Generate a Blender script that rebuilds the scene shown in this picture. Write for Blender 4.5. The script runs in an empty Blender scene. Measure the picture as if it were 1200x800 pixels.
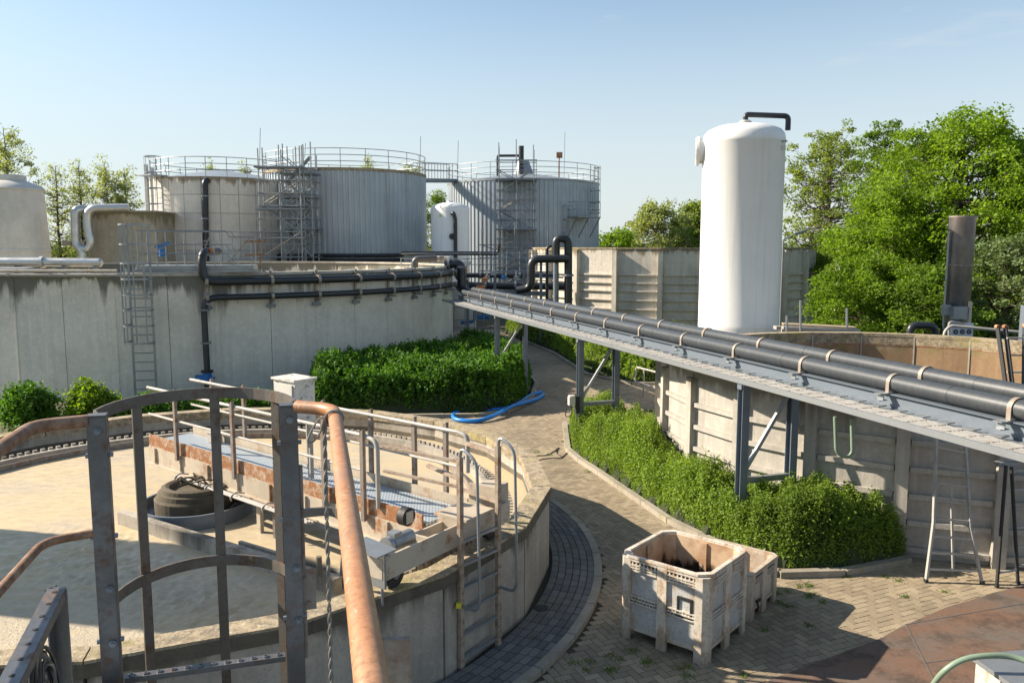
import bpy, math, random
import numpy as np
from mathutils import Vector, Matrix
R_ = math.radians
random.seed(4); rng = np.random.default_rng(4)
scene = bpy.context.scene
COL = scene.collection

# ------------------------------------------------------------------ camera, sky, sun, exposure
F_PX = 941.0; PITCH = 6.67; CAM_H = 5.0
cam_d = bpy.data.cameras.new('camera'); cam = bpy.data.objects.new('camera', cam_d); COL.objects.link(cam)
cam.location = (0, 0, CAM_H); cam.rotation_euler = (R_(90-PITCH), 0, 0)
cam_d.sensor_width = 36; cam_d.lens = 36*F_PX/1200; cam_d.clip_start = .05; cam_d.clip_end = 3000
scene.camera = cam
SUN_EL = 32.0; SUN_AZ = -78.0         # azimuth from +Y, clockwise positive
world = bpy.data.worlds.new('World'); scene.world = world; world.use_nodes = True
wn = world.node_tree.nodes; wl = world.node_tree.links
bg = wn['Background']; sky = wn.new('ShaderNodeTexSky'); sky.sky_type = 'NISHITA'; sky.sun_disc = False
sky.sun_elevation = R_(SUN_EL); sky.sun_rotation = R_(SUN_AZ); sky.air_density = 1.0; sky.dust_density = .6; sky.ozone_density = 1.2
tcw = wn.new('ShaderNodeTexCoord'); sx = wn.new('ShaderNodeSeparateXYZ'); wl.new(tcw.outputs['Generated'], sx.inputs[0])
mr = wn.new('ShaderNodeMapRange'); mr.interpolation_type = 'SMOOTHERSTEP'; mr.inputs[1].default_value = -.02; mr.inputs[2].default_value = .40; mr.inputs[3].default_value = .86; mr.inputs[4].default_value = .06; wl.new(sx.outputs[2], mr.inputs[0])
# thin high haze wisps
mpw = wn.new('ShaderNodeMapping'); mpw.inputs['Scale'].default_value = (1.2, 1.2, 7); mpw.inputs['Rotation'].default_value = (0, .12, 0); wl.new(tcw.outputs['Generated'], mpw.inputs[0])
nzw = wn.new('ShaderNodeTexNoise'); nzw.inputs['Scale'].default_value = 2.4; nzw.inputs['Detail'].default_value = 7; nzw.inputs['Roughness'].default_value = .6; wl.new(mpw.outputs[0], nzw.inputs['Vector'])
mw = wn.new('ShaderNodeMapRange'); mw.inputs[1].default_value = .50; mw.inputs[2].default_value = .72; mw.inputs[3].default_value = 0; mw.inputs[4].default_value = .55; wl.new(nzw.outputs[0], mw.inputs[0])
mxm = wn.new('ShaderNodeMath'); mxm.operation = 'MAXIMUM'; wl.new(mr.outputs[0], mxm.inputs[0]); wl.new(mw.outputs[0], mxm.inputs[1])
mxw = wn.new('ShaderNodeMix'); mxw.data_type = 'RGBA'; wl.new(mxm.outputs[0], mxw.inputs[0]); tnt = wn.new('ShaderNodeMix'); tnt.data_type = 'RGBA'; tnt.blend_type = 'MULTIPLY'; tnt.inputs[0].default_value = 1; tnt.inputs[7].default_value = (.95, 1.02, 1.0, 1); wl.new(sky.outputs[0], tnt.inputs[6])
wl.new(tnt.outputs[2], mxw.inputs[6]); mxw.inputs[7].default_value = (4.3, 4.65, 4.8, 1)
wl.new(mxw.outputs[2], bg.inputs[0]); bg.inputs[1].default_value = 0.080
sd = bpy.data.lights.new('sun', 'SUN'); sun = bpy.data.objects.new('sun', sd); COL.objects.link(sun)
sd.energy = 5.0; sd.angle = R_(.5); sd.color = (1, .88, .72)
ca, sa = math.cos(R_(SUN_EL)), math.sin(R_(SUN_EL))
sdir = Vector((math.sin(R_(SUN_AZ))*ca, math.cos(R_(SUN_AZ))*ca, sa))
sun.rotation_euler = sdir.to_track_quat('Z', 'Y').to_euler(); sun.location = sdir*50
scene.view_settings.view_transform = 'Standard'; scene.view_settings.look = 'None'
scene.view_settings.exposure = 1.12; scene.view_settings.gamma = 1

# ------------------------------------------------------------------ helpers
_cp, _sp = math.cos(R_(PITCH)), math.sin(R_(PITCH))
def _ray(px, py):
    u = (px-600)/F_PX; v = (400-py)/F_PX
    return u, _cp+v*_sp, -_sp+v*_cp
def at(px, py, Y):                      # photo pixel + real distance -> point
    a, b, c = _ray(px, py); t = Y/b
    return Vector((a*t, Y, CAM_H+c*t))
def gz(px, py, z=0.):                   # photo pixel + real height -> point
    a, b, c = _ray(px, py); t = (z-CAM_H)/c
    return Vector((a*t, b*t, z))
def V(*a): return Vector(a)

class MB:
    def __init__(s): s.v = []; s.f = []; s.n = 0
    def add(s, vs, fs):
        vs = [tuple(v) for v in vs]; o = s.n
        s.v += vs; s.f += [tuple(i+o for i in f) for f in fs]; s.n += len(vs); return s
    def box(s, c, size, rz=0., rot=None):
        x, y, z = [k/2 for k in size]
        vs = [Vector((a*x, b*y, d*z)) for d in (-1, 1) for b in (-1, 1) for a in (-1, 1)]
        M = rot if rot is not None else Matrix.Rotation(rz, 3, 'Z')
        vs = [M @ v + Vector(c) for v in vs]
        return s.add(vs, [(0, 2, 3, 1), (4, 5, 7, 6), (0, 1, 5, 4), (2, 6, 7, 3), (0, 4, 6, 2), (1, 3, 7, 5)])
    def bar(s, p0, p1, w, t, up=(0, 0, 1)):       # w across, t along up
        p0 = Vector(p0); p1 = Vector(p1); d = p1-p0; L = d.length
        if L < 1e-6: return s
        d.normalize(); u = Vector(up)
        if abs(d.dot(u)) > .98: u = Vector((0, 1, 0)) if abs(d.y) < .9 else Vector((1, 0, 0))
        x = d.cross(u).normalized(); u = x.cross(d).normalized()
        M = Matrix((x, d, u)).transposed()
        return s.box((p0+p1)/2, (w, L, t), rot=M)
    def tube(s, pts, r, n=10, cap=True, radii=None):
        pts = [Vector(p) for p in pts]; m = len(pts)
        d0 = (pts[1]-pts[0]).normalized(); u = Vector((0, 0, 1)) if abs(d0.z) < .9 else Vector((1, 0, 0))
        x = d0.cross(u).normalized(); vs = []; prev = d0
        for i, p in enumerate(pts):
            if i == 0: d = d0
            elif i == m-1: d = (pts[i]-pts[i-1]).normalized()
            else: d = ((pts[i+1]-p).normalized()+(p-pts[i-1]).normalized()).normalized()
            x = (x - d*x.dot(d)).normalized(); y = d.cross(x)
            rr = radii[i] if radii else r
            for k in range(n):
                a = 2*math.pi*k/n; vs.append(p+(x*math.cos(a)+y*math.sin(a))*rr)
        fs = [(i*n+k, i*n+(k+1) % n, (i+1)*n+(k+1) % n, (i+1)*n+k) for i in range(m-1) for k in range(n)]
        if cap: fs += [tuple(range(n-1, -1, -1)), tuple((m-1)*n+k for k in range(n))]
        return s.add(vs, fs)
    def lathe(s, prof, n=48, c=(0, 0, 0), a0=0., a1=2*math.pi):
        full = abs(a1-a0-2*math.pi) < 1e-6; k = n if full else n+1
        vs = [(c[0]+r*math.cos(a0+(a1-a0)*i/n), c[1]+r*math.sin(a0+(a1-a0)*i/n), c[2]+z) for r, z in prof for i in range(k)]
        fs = []
        for j in range(len(prof)-1):
            for i in range(n):
                i2 = (i+1) % k
                fs.append((j*k+i, j*k+i2, (j+1)*k+i2, (j+1)*k+i))
        return s.add(vs, fs)
    def prism(s, poly, z0, z1):
        n = len(poly)
        vs = [(p[0], p[1], z0) for p in poly]+[(p[0], p[1], z1) for p in poly]
        fs = [tuple(range(n-1, -1, -1)), tuple(range(n, 2*n))]+[(i, (i+1) % n, n+(i+1) % n, n+i) for i in range(n)]
        return s.add(vs, fs)
    def build(s, name, mat, parent=None, smooth=False, **kw):
        me = bpy.data.meshes.new(name); me.from_pydata(s.v, [], s.f); me.materials.append(mat)
        if smooth:
            me.polygons.foreach_set('use_smooth', [True]*len(me.polygons))
            me.update()
            try: me.set_sharp_from_angle(angle=R_(40))
            except Exception: pass
        me.update(); o = bpy.data.objects.new(name, me); COL.objects.link(o)
        if parent: o.parent = parent
        if kw: tag(o, **kw)
        return o
def tag(o, label=None, cat=None, group=None, kind=None):
    if label: o['label'] = label
    if cat: o['category'] = cat
    if group: o['group'] = group
    if kind: o['kind'] = kind
    return o
def thing(name, label, cat, loc=(0, 0, 0), rz=0., group=None):
    o = bpy.data.objects.new(name, None); COL.objects.link(o); o.empty_display_size = .2
    o.location = loc; o.rotation_euler = (0, 0, rz); return tag(o, label, cat, group)
def copy_tree(o, parent=None):
    c = o.copy(); COL.objects.link(c); c.parent = parent
    for ch in list(o.children): copy_tree(ch, c)
    return c
def fillet(pts, r, k=6):
    pts = [Vector(p) for p in pts]; out = [pts[0]]
    for i in range(1, len(pts)-1):
        a, b, c = pts[i-1], pts[i], pts[i+1]
        d1 = (a-b); d2 = (c-b); rr = min(r, d1.length*.48, d2.length*.48)
        p = b+d1.normalized()*rr; q = b+d2.normalized()*rr
        for j in range(k+1):
            t = j/k; out.append(p*(1-t)**2+b*2*t*(1-t)+q*t*t)
    out.append(pts[-1]); return out
def ngon(R, n, t0): return [(R*math.cos(t0+2*math.pi*i/n), R*math.sin(t0+2*math.pi*i/n)) for i in range(n)]
def panel_wall(mb, R, n, t0, z0, z1, th, gap=.03, only=None):
    P = ngon(R, n, t0)
    for i in range(n):
        if only and i not in only: continue
        a = Vector(P[i]+(0,)); b = Vector(P[(i+1) % n]+(0,)); d = (b-a).normalized(); nn = Vector((d.y, -d.x, 0))
        m = (a+b)/2 - nn*th/2; L = (b-a).length-gap
        mb.box((m.x, m.y, (z0+z1)/2), (L, th, z1-z0), rz=math.atan2(d.y, d.x))
def ring_prism(mb, Ro, Ri, n, t0, z0, z1):
    A = ngon(Ro, n, t0); B = ngon(Ri, n, t0)
    vs = [p+(z0,) for p in A]+[p+(z1,) for p in A]+[p+(z1,) for p in B]+[p+(z0,) for p in B]
    fs = []
    for i in range(n):
        j = (i+1) % n
        for k in range(4): fs.append((k*n+i, k*n+j, ((k+1) % 4)*n+j, ((k+1) % 4)*n+i))
    mb.add(vs, fs)

# ------------------------------------------------------------------ materials
def nmat(name):
    m = bpy.data.materials.new(name); m.use_nodes = True; nt = m.node_tree
    return m, nt, nt.nodes, nt.links, nt.nodes['Principled BSDF']
def mixc(nt, a, b, fac, blend='MIX'):
    n = nt.nodes.new('ShaderNodeMix'); n.data_type = 'RGBA'; n.blend_type = blend
    def setv(sock, v):
        if isinstance(v, bpy.types.NodeSocket): nt.links.new(v, sock)
        elif isinstance(v, (int, float)): sock.default_value = v
        else: sock.default_value = (*v, 1)
    setv(n.inputs[0], fac); setv(n.inputs[6], a); setv(n.inputs[7], b)
    return n.outputs[2]
def math_(nt, op, a, b=None, clamp=False):
    n = nt.nodes.new('ShaderNodeMath'); n.operation = op; n.use_clamp = clamp
    for i, v in enumerate((a, b)):
        if v is None: continue
        if isinstance(v, bpy.types.NodeSocket): nt.links.new(v, n.inputs[i])
        else: n.inputs[i].default_value = v
    return n.outputs[0]
def ramp(nt, fac, lo, hi, a=0., b=1.):
    n = nt.nodes.new('ShaderNodeMapRange'); nt.links.new(fac, n.inputs[0])
    n.inputs[1].default_value = lo; n.inputs[2].default_value = hi; n.inputs[3].default_value = a; n.inputs[4].default_value = b
    return n.outputs[0]
def noise(nt, vec, scale, detail=4, rough=.6, sc=(1, 1, 1)):
    if sc != (1, 1, 1):
        mp = nt.nodes.new('ShaderNodeMapping'); mp.inputs['Scale'].default_value = sc; nt.links.new(vec, mp.inputs[0]); vec = mp.outputs[0]
    n = nt.nodes.new('ShaderNodeTexNoise'); n.inputs['Scale'].default_value = scale
    n.inputs['Detail'].default_value = detail; n.inputs['Roughness'].default_value = rough
    nt.links.new(vec, n.inputs['Vector']); return n.outputs[0]
def objc(nt):
    n = nt.nodes.new('ShaderNodeTexCoord'); return n.outputs['Object']
def bump(nt, h, strength=.3, dist=.01, bs=None):
    n = nt.nodes.new('ShaderNodeBump'); n.inputs['Strength'].default_value = strength; n.inputs['Distance'].default_value = dist
    nt.links.new(h, n.inputs['Height']); nt.links.new(n.outputs[0], bs.inputs['Normal'])
def sepz(nt, vec):
    n = nt.nodes.new('ShaderNodeSeparateXYZ'); nt.links.new(vec, n.inputs[0]); return n.outputs

def concrete(name, base, dark=None, streak=.35, top=None, topcol=(.1, .1, .075), topdepth=1.0, joints=None, rust=None, moss=0., rough=.9):
    """top: world-ish object z of the upper edge where drip stains start"""
    m, nt, N, L, bs = nmat(name); dark = dark or tuple(c*.55 for c in base); v = objc(nt)
    n1 = noise(nt, v, .9, 6, .65); c = mixc(nt, base, dark, ramp(nt, n1, .40, .64, 0, .6))
    n2 = noise(nt, v, 1., 5, .6, (5, 5, .22)); c = mixc(nt, c, dark, ramp(nt, n2, .48, .75, 0, streak*1.6))
    n2b = noise(nt, v, 1., 3, .5, (11, 11, .35)); c = mixc(nt, c, tuple(min(1, k*1.25) for k in base), ramp(nt, n2b, .55, .8, 0, streak))
    n3 = noise(nt, v, 28, 5, .7); c = mixc(nt, c, dark, ramp(nt, n3, .47, .66, 0, .5))
    n3b = noise(nt, v, 7, 6, .75); c = mixc(nt, c, tuple(min(1, k*1.3) for k in base), ramp(nt, n3b, .52, .64, 0, .35))
    vc = nt.nodes.new('ShaderNodeTexNoise'); vc.inputs['Scale'].default_value = .6; vc.inputs['Detail'].default_value = 9; vc.inputs['Roughness'].default_value = .8; nt.links.new(v, vc.inputs['Vector']); c = mixc(nt, c, dark, ramp(nt, vc.outputs[0], .56, .66, 0, .5))
    if top is not None:
        z = sepz(nt, v)[2]; n4 = noise(nt, v, 1., 4, .6, (3.2, 3.2, .25))
        n5 = noise(nt, v, .35, 2, .5)
        depth = math_(nt, 'MULTIPLY', math_(nt, 'MULTIPLY', ramp(nt, n4, .3, .75, 0, 1.2), ramp(nt, n5, .35, .65, .15, 1.3)), topdepth)
        zz = math_(nt, 'SUBTRACT', top, z)
        f = math_(nt, 'SUBTRACT', 1., math_(nt, 'DIVIDE', zz, math_(nt, 'MAXIMUM', depth, .02)), True)
        c = mixc(nt, c, topcol, ramp(nt, f, 0, .55, 0, .85))
        if moss:
            n6 = noise(nt, v, 3, 4, .7); f2 = math_(nt, 'MULTIPLY', ramp(nt, zz, 0., .5, 1, 0), ramp(nt, n6, .5, .62, 0, moss))
            c = mixc(nt, c, (.12, .16, .03), math_(nt, 'MAXIMUM', f2, 0.))
    if rust:
        n7 = noise(nt, v, 2.2, 6, .7, (1, 1, .4)); c = mixc(nt, c, rust, ramp(nt, n7, .56, .68, 0, .7))
    if joints:                       # joints = (cylinder radius, block width, block height)
        s = sepz(nt, v); ang = math_(nt, 'ARCTAN2', s[1], s[0]); u = math_(nt, 'MULTIPLY', ang, joints[0])
        cb = N.new('ShaderNodeCombineXYZ'); L.new(u, cb.inputs[0]); L.new(s[2], cb.inputs[1])
        br = N.new('ShaderNodeTexBrick'); br.offset = 0; br.inputs['Scale'].default_value = 1
        br.inputs['Brick Width'].default_value = joints[1]; br.inputs['Row Height'].default_value = joints[2]
        br.inputs['Mortar Size'].default_value = .028; br.inputs['Mortar Smooth'].default_value = .3
        br.inputs['Color1'].default_value = (.9, .9, .9, 1); br.inputs['Color2'].default_value = (1.08, 1.07, 1.04, 1); br.inputs['Mortar'].default_value = (.55, .53, .5, 1)
        L.new(cb.outputs[0], br.inputs[0]); c = mixc(nt, c, br.outputs[0], 1., 'MULTIPLY')
    L.new(c, bs.inputs['Base Color']); bs.inputs['Roughness'].default_value = rough
    h = math_(nt, 'ADD', math_(nt, 'MULTIPLY', n3, .6), n2)
    bump(nt, h, .45, .012, bs); return m

def metal(name, col, metallic=.6, rough=.45, rust=0., rustcol=(.22, .085, .035), scale=3., dirt=.35, streak=0.):
    m, nt, N, L, bs = nmat(name); v = objc(nt)
    n1 = noise(nt, v, scale, 5, .65); c = mixc(nt, col, tuple(k*.55 for k in col), ramp(nt, n1, .42, .64, 0, dirt))
    n1b = noise(nt, v, scale*14, 5, .75); c = mixc(nt, c, tuple(k*.6 for k in col), ramp(nt, n1b, .5, .66, 0, dirt*.8))
    if streak:
        n4 = noise(nt, v, 1., 4, .6, (6, 6, .3)); c = mixc(nt, c, tuple(k*.55 for k in col), ramp(nt, n4, .5, .75, 0, streak))
    r = ramp(nt, n1, .3, .7, rough-.08, rough+.15)
    if rust:
        n2 = noise(nt, v, scale*1.7, 8, .75); f = ramp(nt, n2, .62-rust*.35, .72-rust*.25, 0, 1); f.node.clamp = True
        n3 = noise(nt, v, scale*9, 4, .7); rc = mixc(nt, rustcol, tuple(k*.45 for k in rustcol), ramp(nt, n3, .35, .7))
        c = mixc(nt, c, rc, f); L.new(math_(nt, 'MULTIPLY', math_(nt, 'SUBTRACT', 1., f), metallic), bs.inputs['Metallic'])
        r = math_(nt, 'ADD', r, math_(nt, 'MULTIPLY', f, .3), True)
        bump(nt, n3, .3, .004, bs)
    else: bs.inputs['Metallic'].default_value = metallic
    L.new(c, bs.inputs['Base Color']); L.new(r, bs.inputs['Roughness']); return m

def leafmat(name, c1, c2, trans=.45, c3=None):
    m, nt, N, L, bs = nmat(name)
    g = N.new('ShaderNodeNewGeometry'); c = mixc(nt, c1, c2, g.outputs['Random Per Island'])
    v = objc(nt); n1 = noise(nt, v, .7, 3, .6); c = mixc(nt, c, c3 or tuple(k*.55 for k in c1), ramp(nt, n1, .42, .68, 0, .7))
    L.new(c, bs.inputs['Base Color']); bs.inputs['Roughness'].default_value = .6; bs.inputs['Specular IOR Level'].default_value = .25
    t = N.new('ShaderNodeBsdfTranslucent'); L.new(mixc(nt, c, (1, 1, .25), .22, 'MULTIPLY'), t.inputs[0])
    tc = mixc(nt, c, (1.5, 1.5, .5), 1., 'MULTIPLY'); L.new(tc, t.inputs[0])
    mx = N.new('ShaderNodeMixShader'); mx.inputs[0].default_value = trans
    L.new(bs.outputs[0], mx.inputs[1]); L.new(t.outputs[0], mx.inputs[2]); L.new(mx.outputs[0], N['Material Output'].inputs[0]); return m

M = {}
M['wall_left'] = concrete('basin_concrete', (.70, .655, .57), (.50, .47, .41), .35, top=4.07, topcol=(.085, .085, .07), topdepth=1.6, moss=.4)
M['coping'] = concrete('coping_concrete', (.46, .43, .37), (.22, .2, .17), .2)
M['wall_clar'] = concrete('clarifier_concrete', (.40, .36, .30), (.2, .18, .15), .45, top=1.3, topcol=(.09, .08, .06), topdepth=.5)
M['rim'] = concrete('rim_concrete', (.36, .30, .21), (.12, .10, .07), .15, rust=(.16, .135, .05))
def rimmat():
    m, nt, N, L, bs = nmat('lichen_rim'); v = objc(nt); a = noise(nt, v, 40, 6, .8); b = noise(nt, v, 6, 6, .75); d = noise(nt, v, 13, 6, .8); e = noise(nt, v, 1.1, 5, .7)
    c = mixc(nt, (.40, .32, .21), (.19, .155, .105), ramp(nt, b, .42, .6)); c = mixc(nt, c, (.06, .05, .036), ramp(nt, a, .5, .64, 0, .8)); c = mixc(nt, c, (.52, .47, .36), ramp(nt, d, .55, .63, 0, .7))
    c = mixc(nt, c, (.30, .26, .07), ramp(nt, e, .52, .66, 0, .6)); L.new(c, bs.inputs['Base Color']); bs.inputs['Roughness'].default_value = .95; bump(nt, a, .7, .012, bs); return m
M['rim'] = rimmat()
M['rim_side'] = concrete('blackened_rim_side', (.13, .11, .08), (.05, .043, .032), .4)
M['wall_right'] = concrete('right_concrete', (.42, .39, .34), (.26, .24, .21), .5, top=2.55, topcol=(.16, .14, .1), topdepth=.6)
M['lining'] = concrete('stained_lining', (.30, .2, .11), (.18, .11, .06), .35, top=2.55, topcol=(.36, .31, .2), topdepth=.42, moss=1.)
M['wall_back'] = concrete('back_concrete', (.60, .55, .47), (.36, .32, .26), .5, top=5.0, topcol=(.17, .12, .065), topdepth=.8, moss=.3)
M['tank_conc'] = concrete('tank_concrete', (.56, .54, .48), (.42, .40, .36), .4, top=9.4, topcol=(.13, .09, .05), topdepth=1.7, joints=(4.5, 1.15, 1.15))
M['joint'] = concrete('joint_dark', (.12, .11, .10))
M['steel'] = metal('galvanised_steel', (.30, .32, .335), .55, .42, 0, dirt=.4)
M['cables'] = metal('cables_dusty', (.30, .29, .27), 0, .6, 0, dirt=.6, scale=9)
M['cable_black'] = metal('cable_sheath', (.03, .032, .035), 0, .3)
M['steel_d'] = metal('weathered_steel', (.22, .25, .28), .5, .45, .12, dirt=.5)
M['girder'] = metal('grey_girder', (.16, .19, .225), .3, .5, 0, dirt=.35, scale=1.5)
M['rail_brown'] = metal('brown_weathered_steel', (.27, .24, .21), .35, .55, .42, (.25, .14, .085), 5)
M['stile'] = metal('scuffed_steel', (.15, .155, .165), .55, .38, .30, (.15, .085, .055), 5, dirt=.6)
M['flat'] = metal('dull_flat_bar', (.16, .145, .13), .45, .5, .35, (.14, .085, .05), 7)
M['rusty'] = metal('rusty_pipe', (.50, .40, .30), .1, .6, .75, (.34, .145, .055), 5, dirt=.6)
M['rust_beam'] = metal('rust_streaked_paint', (.47, .40, .31), 0, .6, .27, (.36, .18, .08), 1.6, streak=.4)
M['beige_paint'] = metal('beige_painted_steel', (.48, .42, .335), 0, .55, .22, (.36, .2, .09), 2.5)
M['clad'] = metal('corrugated_cladding', (.38, .425, .46), .3, .45, 0, dirt=.2, scale=.6, streak=.2)
M['roofgrey'] = metal('grey_roof', (.26, .31, .35), .2, .5)
M['white'] = metal('white_gelcoat', (.78, .77, .74), 0, .42, 0, dirt=.10, scale=.8, streak=.3)
M['rail_tan'] = metal('tan_weathered_steel', (.38, .31, .24), .1, .55, .45, (.27, .16, .10), 5)
M['rail_rust'] = metal('brown_rust_rail', (.33, .21, .14), .15, .5, .7, (.24, .125, .07), 7)
M['cream'] = metal('cream_gelcoat', (.58, .56, .51), 0, .5, 0, dirt=.35, scale=1., streak=.3)
M['black_pipe'] = metal('black_polyethylene', (.022, .025, .03), 0, .38, 0, dirt=.3)
def streakpipe():
    m, nt, N, L, bs = nmat('weathered_black_pipe'); v = objc(nt)
    n1 = noise(nt, v, 1, 5, .7, (1.5, 26, 1.5)); n2 = noise(nt, v, 5, 5, .7)
    c = mixc(nt, (.04, .046, .052), (.10, .104, .104), ramp(nt, n1, .45, .8, 0, .45)); c = mixc(nt, c, (.16, .15, .13), ramp(nt, n2, .58, .8, 0, .4))
    L.new(c, bs.inputs['Base Color']); bs.inputs['Roughness'].default_value = .42; bump(nt, n1, .12, .006, bs); return m
M['pipe_big'] = streakpipe()
M['strap'] = metal('strap_steel', (.32, .275, .225), .3, .5, .25, (.33, .2, .12), 8)
M['insul'] = metal('aluminium_lagging', (.55, .55, .53), .75, .35, 0, dirt=.3)
M['blue'] = metal('blue_paint', (.02, .16, .45), 0, .4)
M['hose_blue'] = metal('blue_hose', (.01, .2, .62), 0, .35, dirt=.2)
M['orange'] = metal('orange_paint', (.6, .2, .05), 0, .5)
def railmat():
    m, nt, N, L, bs = nmat('worn_orange_pipe'); v = objc(nt); n1 = noise(nt, v, 3, 4, .6); n2 = noise(nt, v, 60, 5, .75); n3 = noise(nt, v, 22, 6, .8); n4 = noise(nt, v, 9, 3, .6, (1, .25, 1))
    c = mixc(nt, (.35, .150, .058), (.40, .215, .11), ramp(nt, n1, .35, .65)); c = mixc(nt, c, (.20, .085, .04), ramp(nt, n2, .47, .62, 0, .65))
    c = mixc(nt, c, (.52, .44, .35), ramp(nt, n3, .605, .64, 0, .7)); c = mixc(nt, c, (.24, .15, .10), ramp(nt, n4, .5, .62, 0, .6))
    L.new(c, bs.inputs['Base Color']); bs.inputs['Roughness'].default_value = .48; bump(nt, n2, .2, .002, bs); return m
M['orange_rail'] = railmat()
M['black'] = metal('black_rubber', (.02, .02, .02), 0, .6)
M['wood'] = metal('weathered_boards', (.38, .30, .2), 0, .7, dirt=.5, scale=6)
M['bark'] = metal('bark', (.12, .095, .07), 0, .9, dirt=.6, scale=8)
M['alu'] = metal('aluminium', (.40, .375, .34), .1, .55, dirt=.5)
def fluemat():
    m, nt, N, L, bs = nmat('heat_tinted_flue'); v = objc(nt); a = noise(nt, v, 1.2, 5, .7, (1, 1, .5)); b = noise(nt, v, 7, 6, .75, (1, 1, .35)); z = sepz(nt, v)[2]
    zz = math_(nt, 'ADD', z, math_(nt, 'MULTIPLY', a, 1.4)); c = mixc(nt, (.24, .24, .24), (.15, .15, .155), ramp(nt, a, .4, .6)); c = mixc(nt, c, (.21, .10, .045), ramp(nt, zz, 5.8, 7.0, 0, .4)); c = mixc(nt, c, (.15, .085, .05), ramp(nt, b, .54, .68, 0, .4))
    L.new(c, bs.inputs['Base Color']); bs.inputs['Metallic'].default_value = .75; bs.inputs['Roughness'].default_value = .36; return m
M['flue'] = fluemat()
M['signblue'] = metal('sign_white', (.6, .65, .68), 0, .5)
M['dial'] = metal('dial_dark', (.03, .05, .1), 0, .4)
M['yellow'] = metal('yellow_label', (.7, .6, .05), 0, .5)
M['cabinet'] = metal('flaked_grey_cabinet', (.62, .6, .55), 0, .55, .3, (.17, .15, .13), 6)
M['drum'] = concrete('drum_crust', (.12, .095, .06), (.035, .03, .022), .3)
M['chain'] = metal('rope', (.22, .2, .17), .1, .7)
M['hose_green'] = metal('pale_green_hose', (.2, .27, .19), 0, .4)
M['soil'] = concrete('soil', (.12, .075, .045), (.05, .035, .022), .0)
M['kerb'] = concrete('kerb_concrete', (.34, .30, .24), (.17, .15, .11), .1, rust=(.2, .2, .07))

def paver_mat(name, c1, c2):
    m, nt, N, L, bs = nmat(name); g = N.new('ShaderNodeNewGeometry'); v = objc(nt)
    c = mixc(nt, c1, c2, g.outputs['Random Per Island']); n1 = noise(nt, v, .45, 6, .7); c = mixc(nt, c, (.11, .09, .06), ramp(nt, n1, .45, .72, 0, .6))
    n3 = noise(nt, v, 1.3, 5, .7); c = mixc(nt, c, (.18, .19, .07), ramp(nt, n3, .58, .75, 0, .45))
    n2 = noise(nt, v, 45, 4, .7); c = mixc(nt, c, tuple(k*.5 for k in c1), ramp(nt, n2, .4, .75, 0, .5))
    n4 = noise(nt, v, .25, 3, .5); c = mixc(nt, c, tuple(min(1, k*1.5) for k in c2), ramp(nt, n4, .5, .7, 0, .35)); n5 = noise(nt, v, .8, 5, .75, (1, 1, 1)); c = mixc(nt, c, (.055, .045, .035), ramp(nt, n5, .60, .72, 0, .6))
    L.new(c, bs.inputs['Base Color']); bs.inputs['Roughness'].default_value = .85; bump(nt, n2, .4, .006, bs); return m
M['paver'] = paver_mat('clay_pavers', (.22, .172, .115), (.35, .285, .19))
M['paver_ring'] = paver_mat('grey_pavers', (.10, .10, .10), (.19, .18, .165))
def groundmat(name, c1, c2, c3, s=1.):
    m, nt, N, L, bs = nmat(name); v = objc(nt); n1 = noise(nt, v, .3*s, 6, .7); n2 = noise(nt, v, 14*s, 5, .8)
    c = mixc(nt, c1, c2, ramp(nt, n1, .35, .65)); c = mixc(nt, c, c3, ramp(nt, n2, .45, .7, 0, .7))
    L.new(c, bs.inputs['Base Color']); bs.inputs['Roughness'].default_value = .95; bump(nt, n2, .6, .03, bs); return m
M['ground'] = groundmat('rough_grass_ground', (.07, .09, .03), (.1, .085, .05), (.03, .04, .015))
M['sand'] = groundmat('joint_sand', (.055, .045, .03), (.07, .055, .035), (.04, .055, .018), 2)
def slabmat():
    m, nt, N, L, bs = nmat('rust_stained_slab'); v = objc(nt); n1 = noise(nt, v, .8, 6, .7, (1, 1.6, 1)); n2 = noise(nt, v, 22, 5, .7); n3 = noise(nt, v, 2.2, 5, .7)
    c = mixc(nt, (.15, .085, .055), (.115, .10, .085), ramp(nt, n1, .42, .66)); c = mixc(nt, c, (.045, .035, .028), ramp(nt, n3, .48, .62, 0, .65))
    c = mixc(nt, c, (.22, .15, .10), ramp(nt, n2, .5, .75, 0, .4)); L.new(c, bs.inputs['Base Color'])
    bs.inputs['Roughness'].default_value = .75; bump(nt, n2, .3, .006, bs); return m
M['slab'] = slabmat()
def sludgemat():
    m, nt, N, L, bs = nmat('sludge_crust'); v = objc(nt)
    n1 = noise(nt, v, .5, 5, .6, (1, 1.7, 1)); n2 = noise(nt, v, 16, 6, .75); n3 = noise(nt, v, 3.5, 5, .7, (1, 2, 1))
    c = mixc(nt, (.50, .395, .235), (.44, .37, .26), ramp(nt, n1, .40, .62)); c = mixc(nt, c, (.45, .36, .21), ramp(nt, n3, .5, .66, 0, .35))
    c = mixc(nt, c, (.36, .31, .24), ramp(nt, n2, .52, .72, 0, .35))
    L.new(c, bs.inputs['Base Color']); L.new(ramp(nt, n3, .4, .62, .3, .75), bs.inputs['Roughness'])
    s = sepz(nt, v); rgh = math_(nt, 'MULTIPLY', ramp(nt, s[1], -3.6, -2.2, 1, .12), n2); bump(nt, rgh, .8, .035, bs); return m
M['sludge'] = sludgemat()
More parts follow.
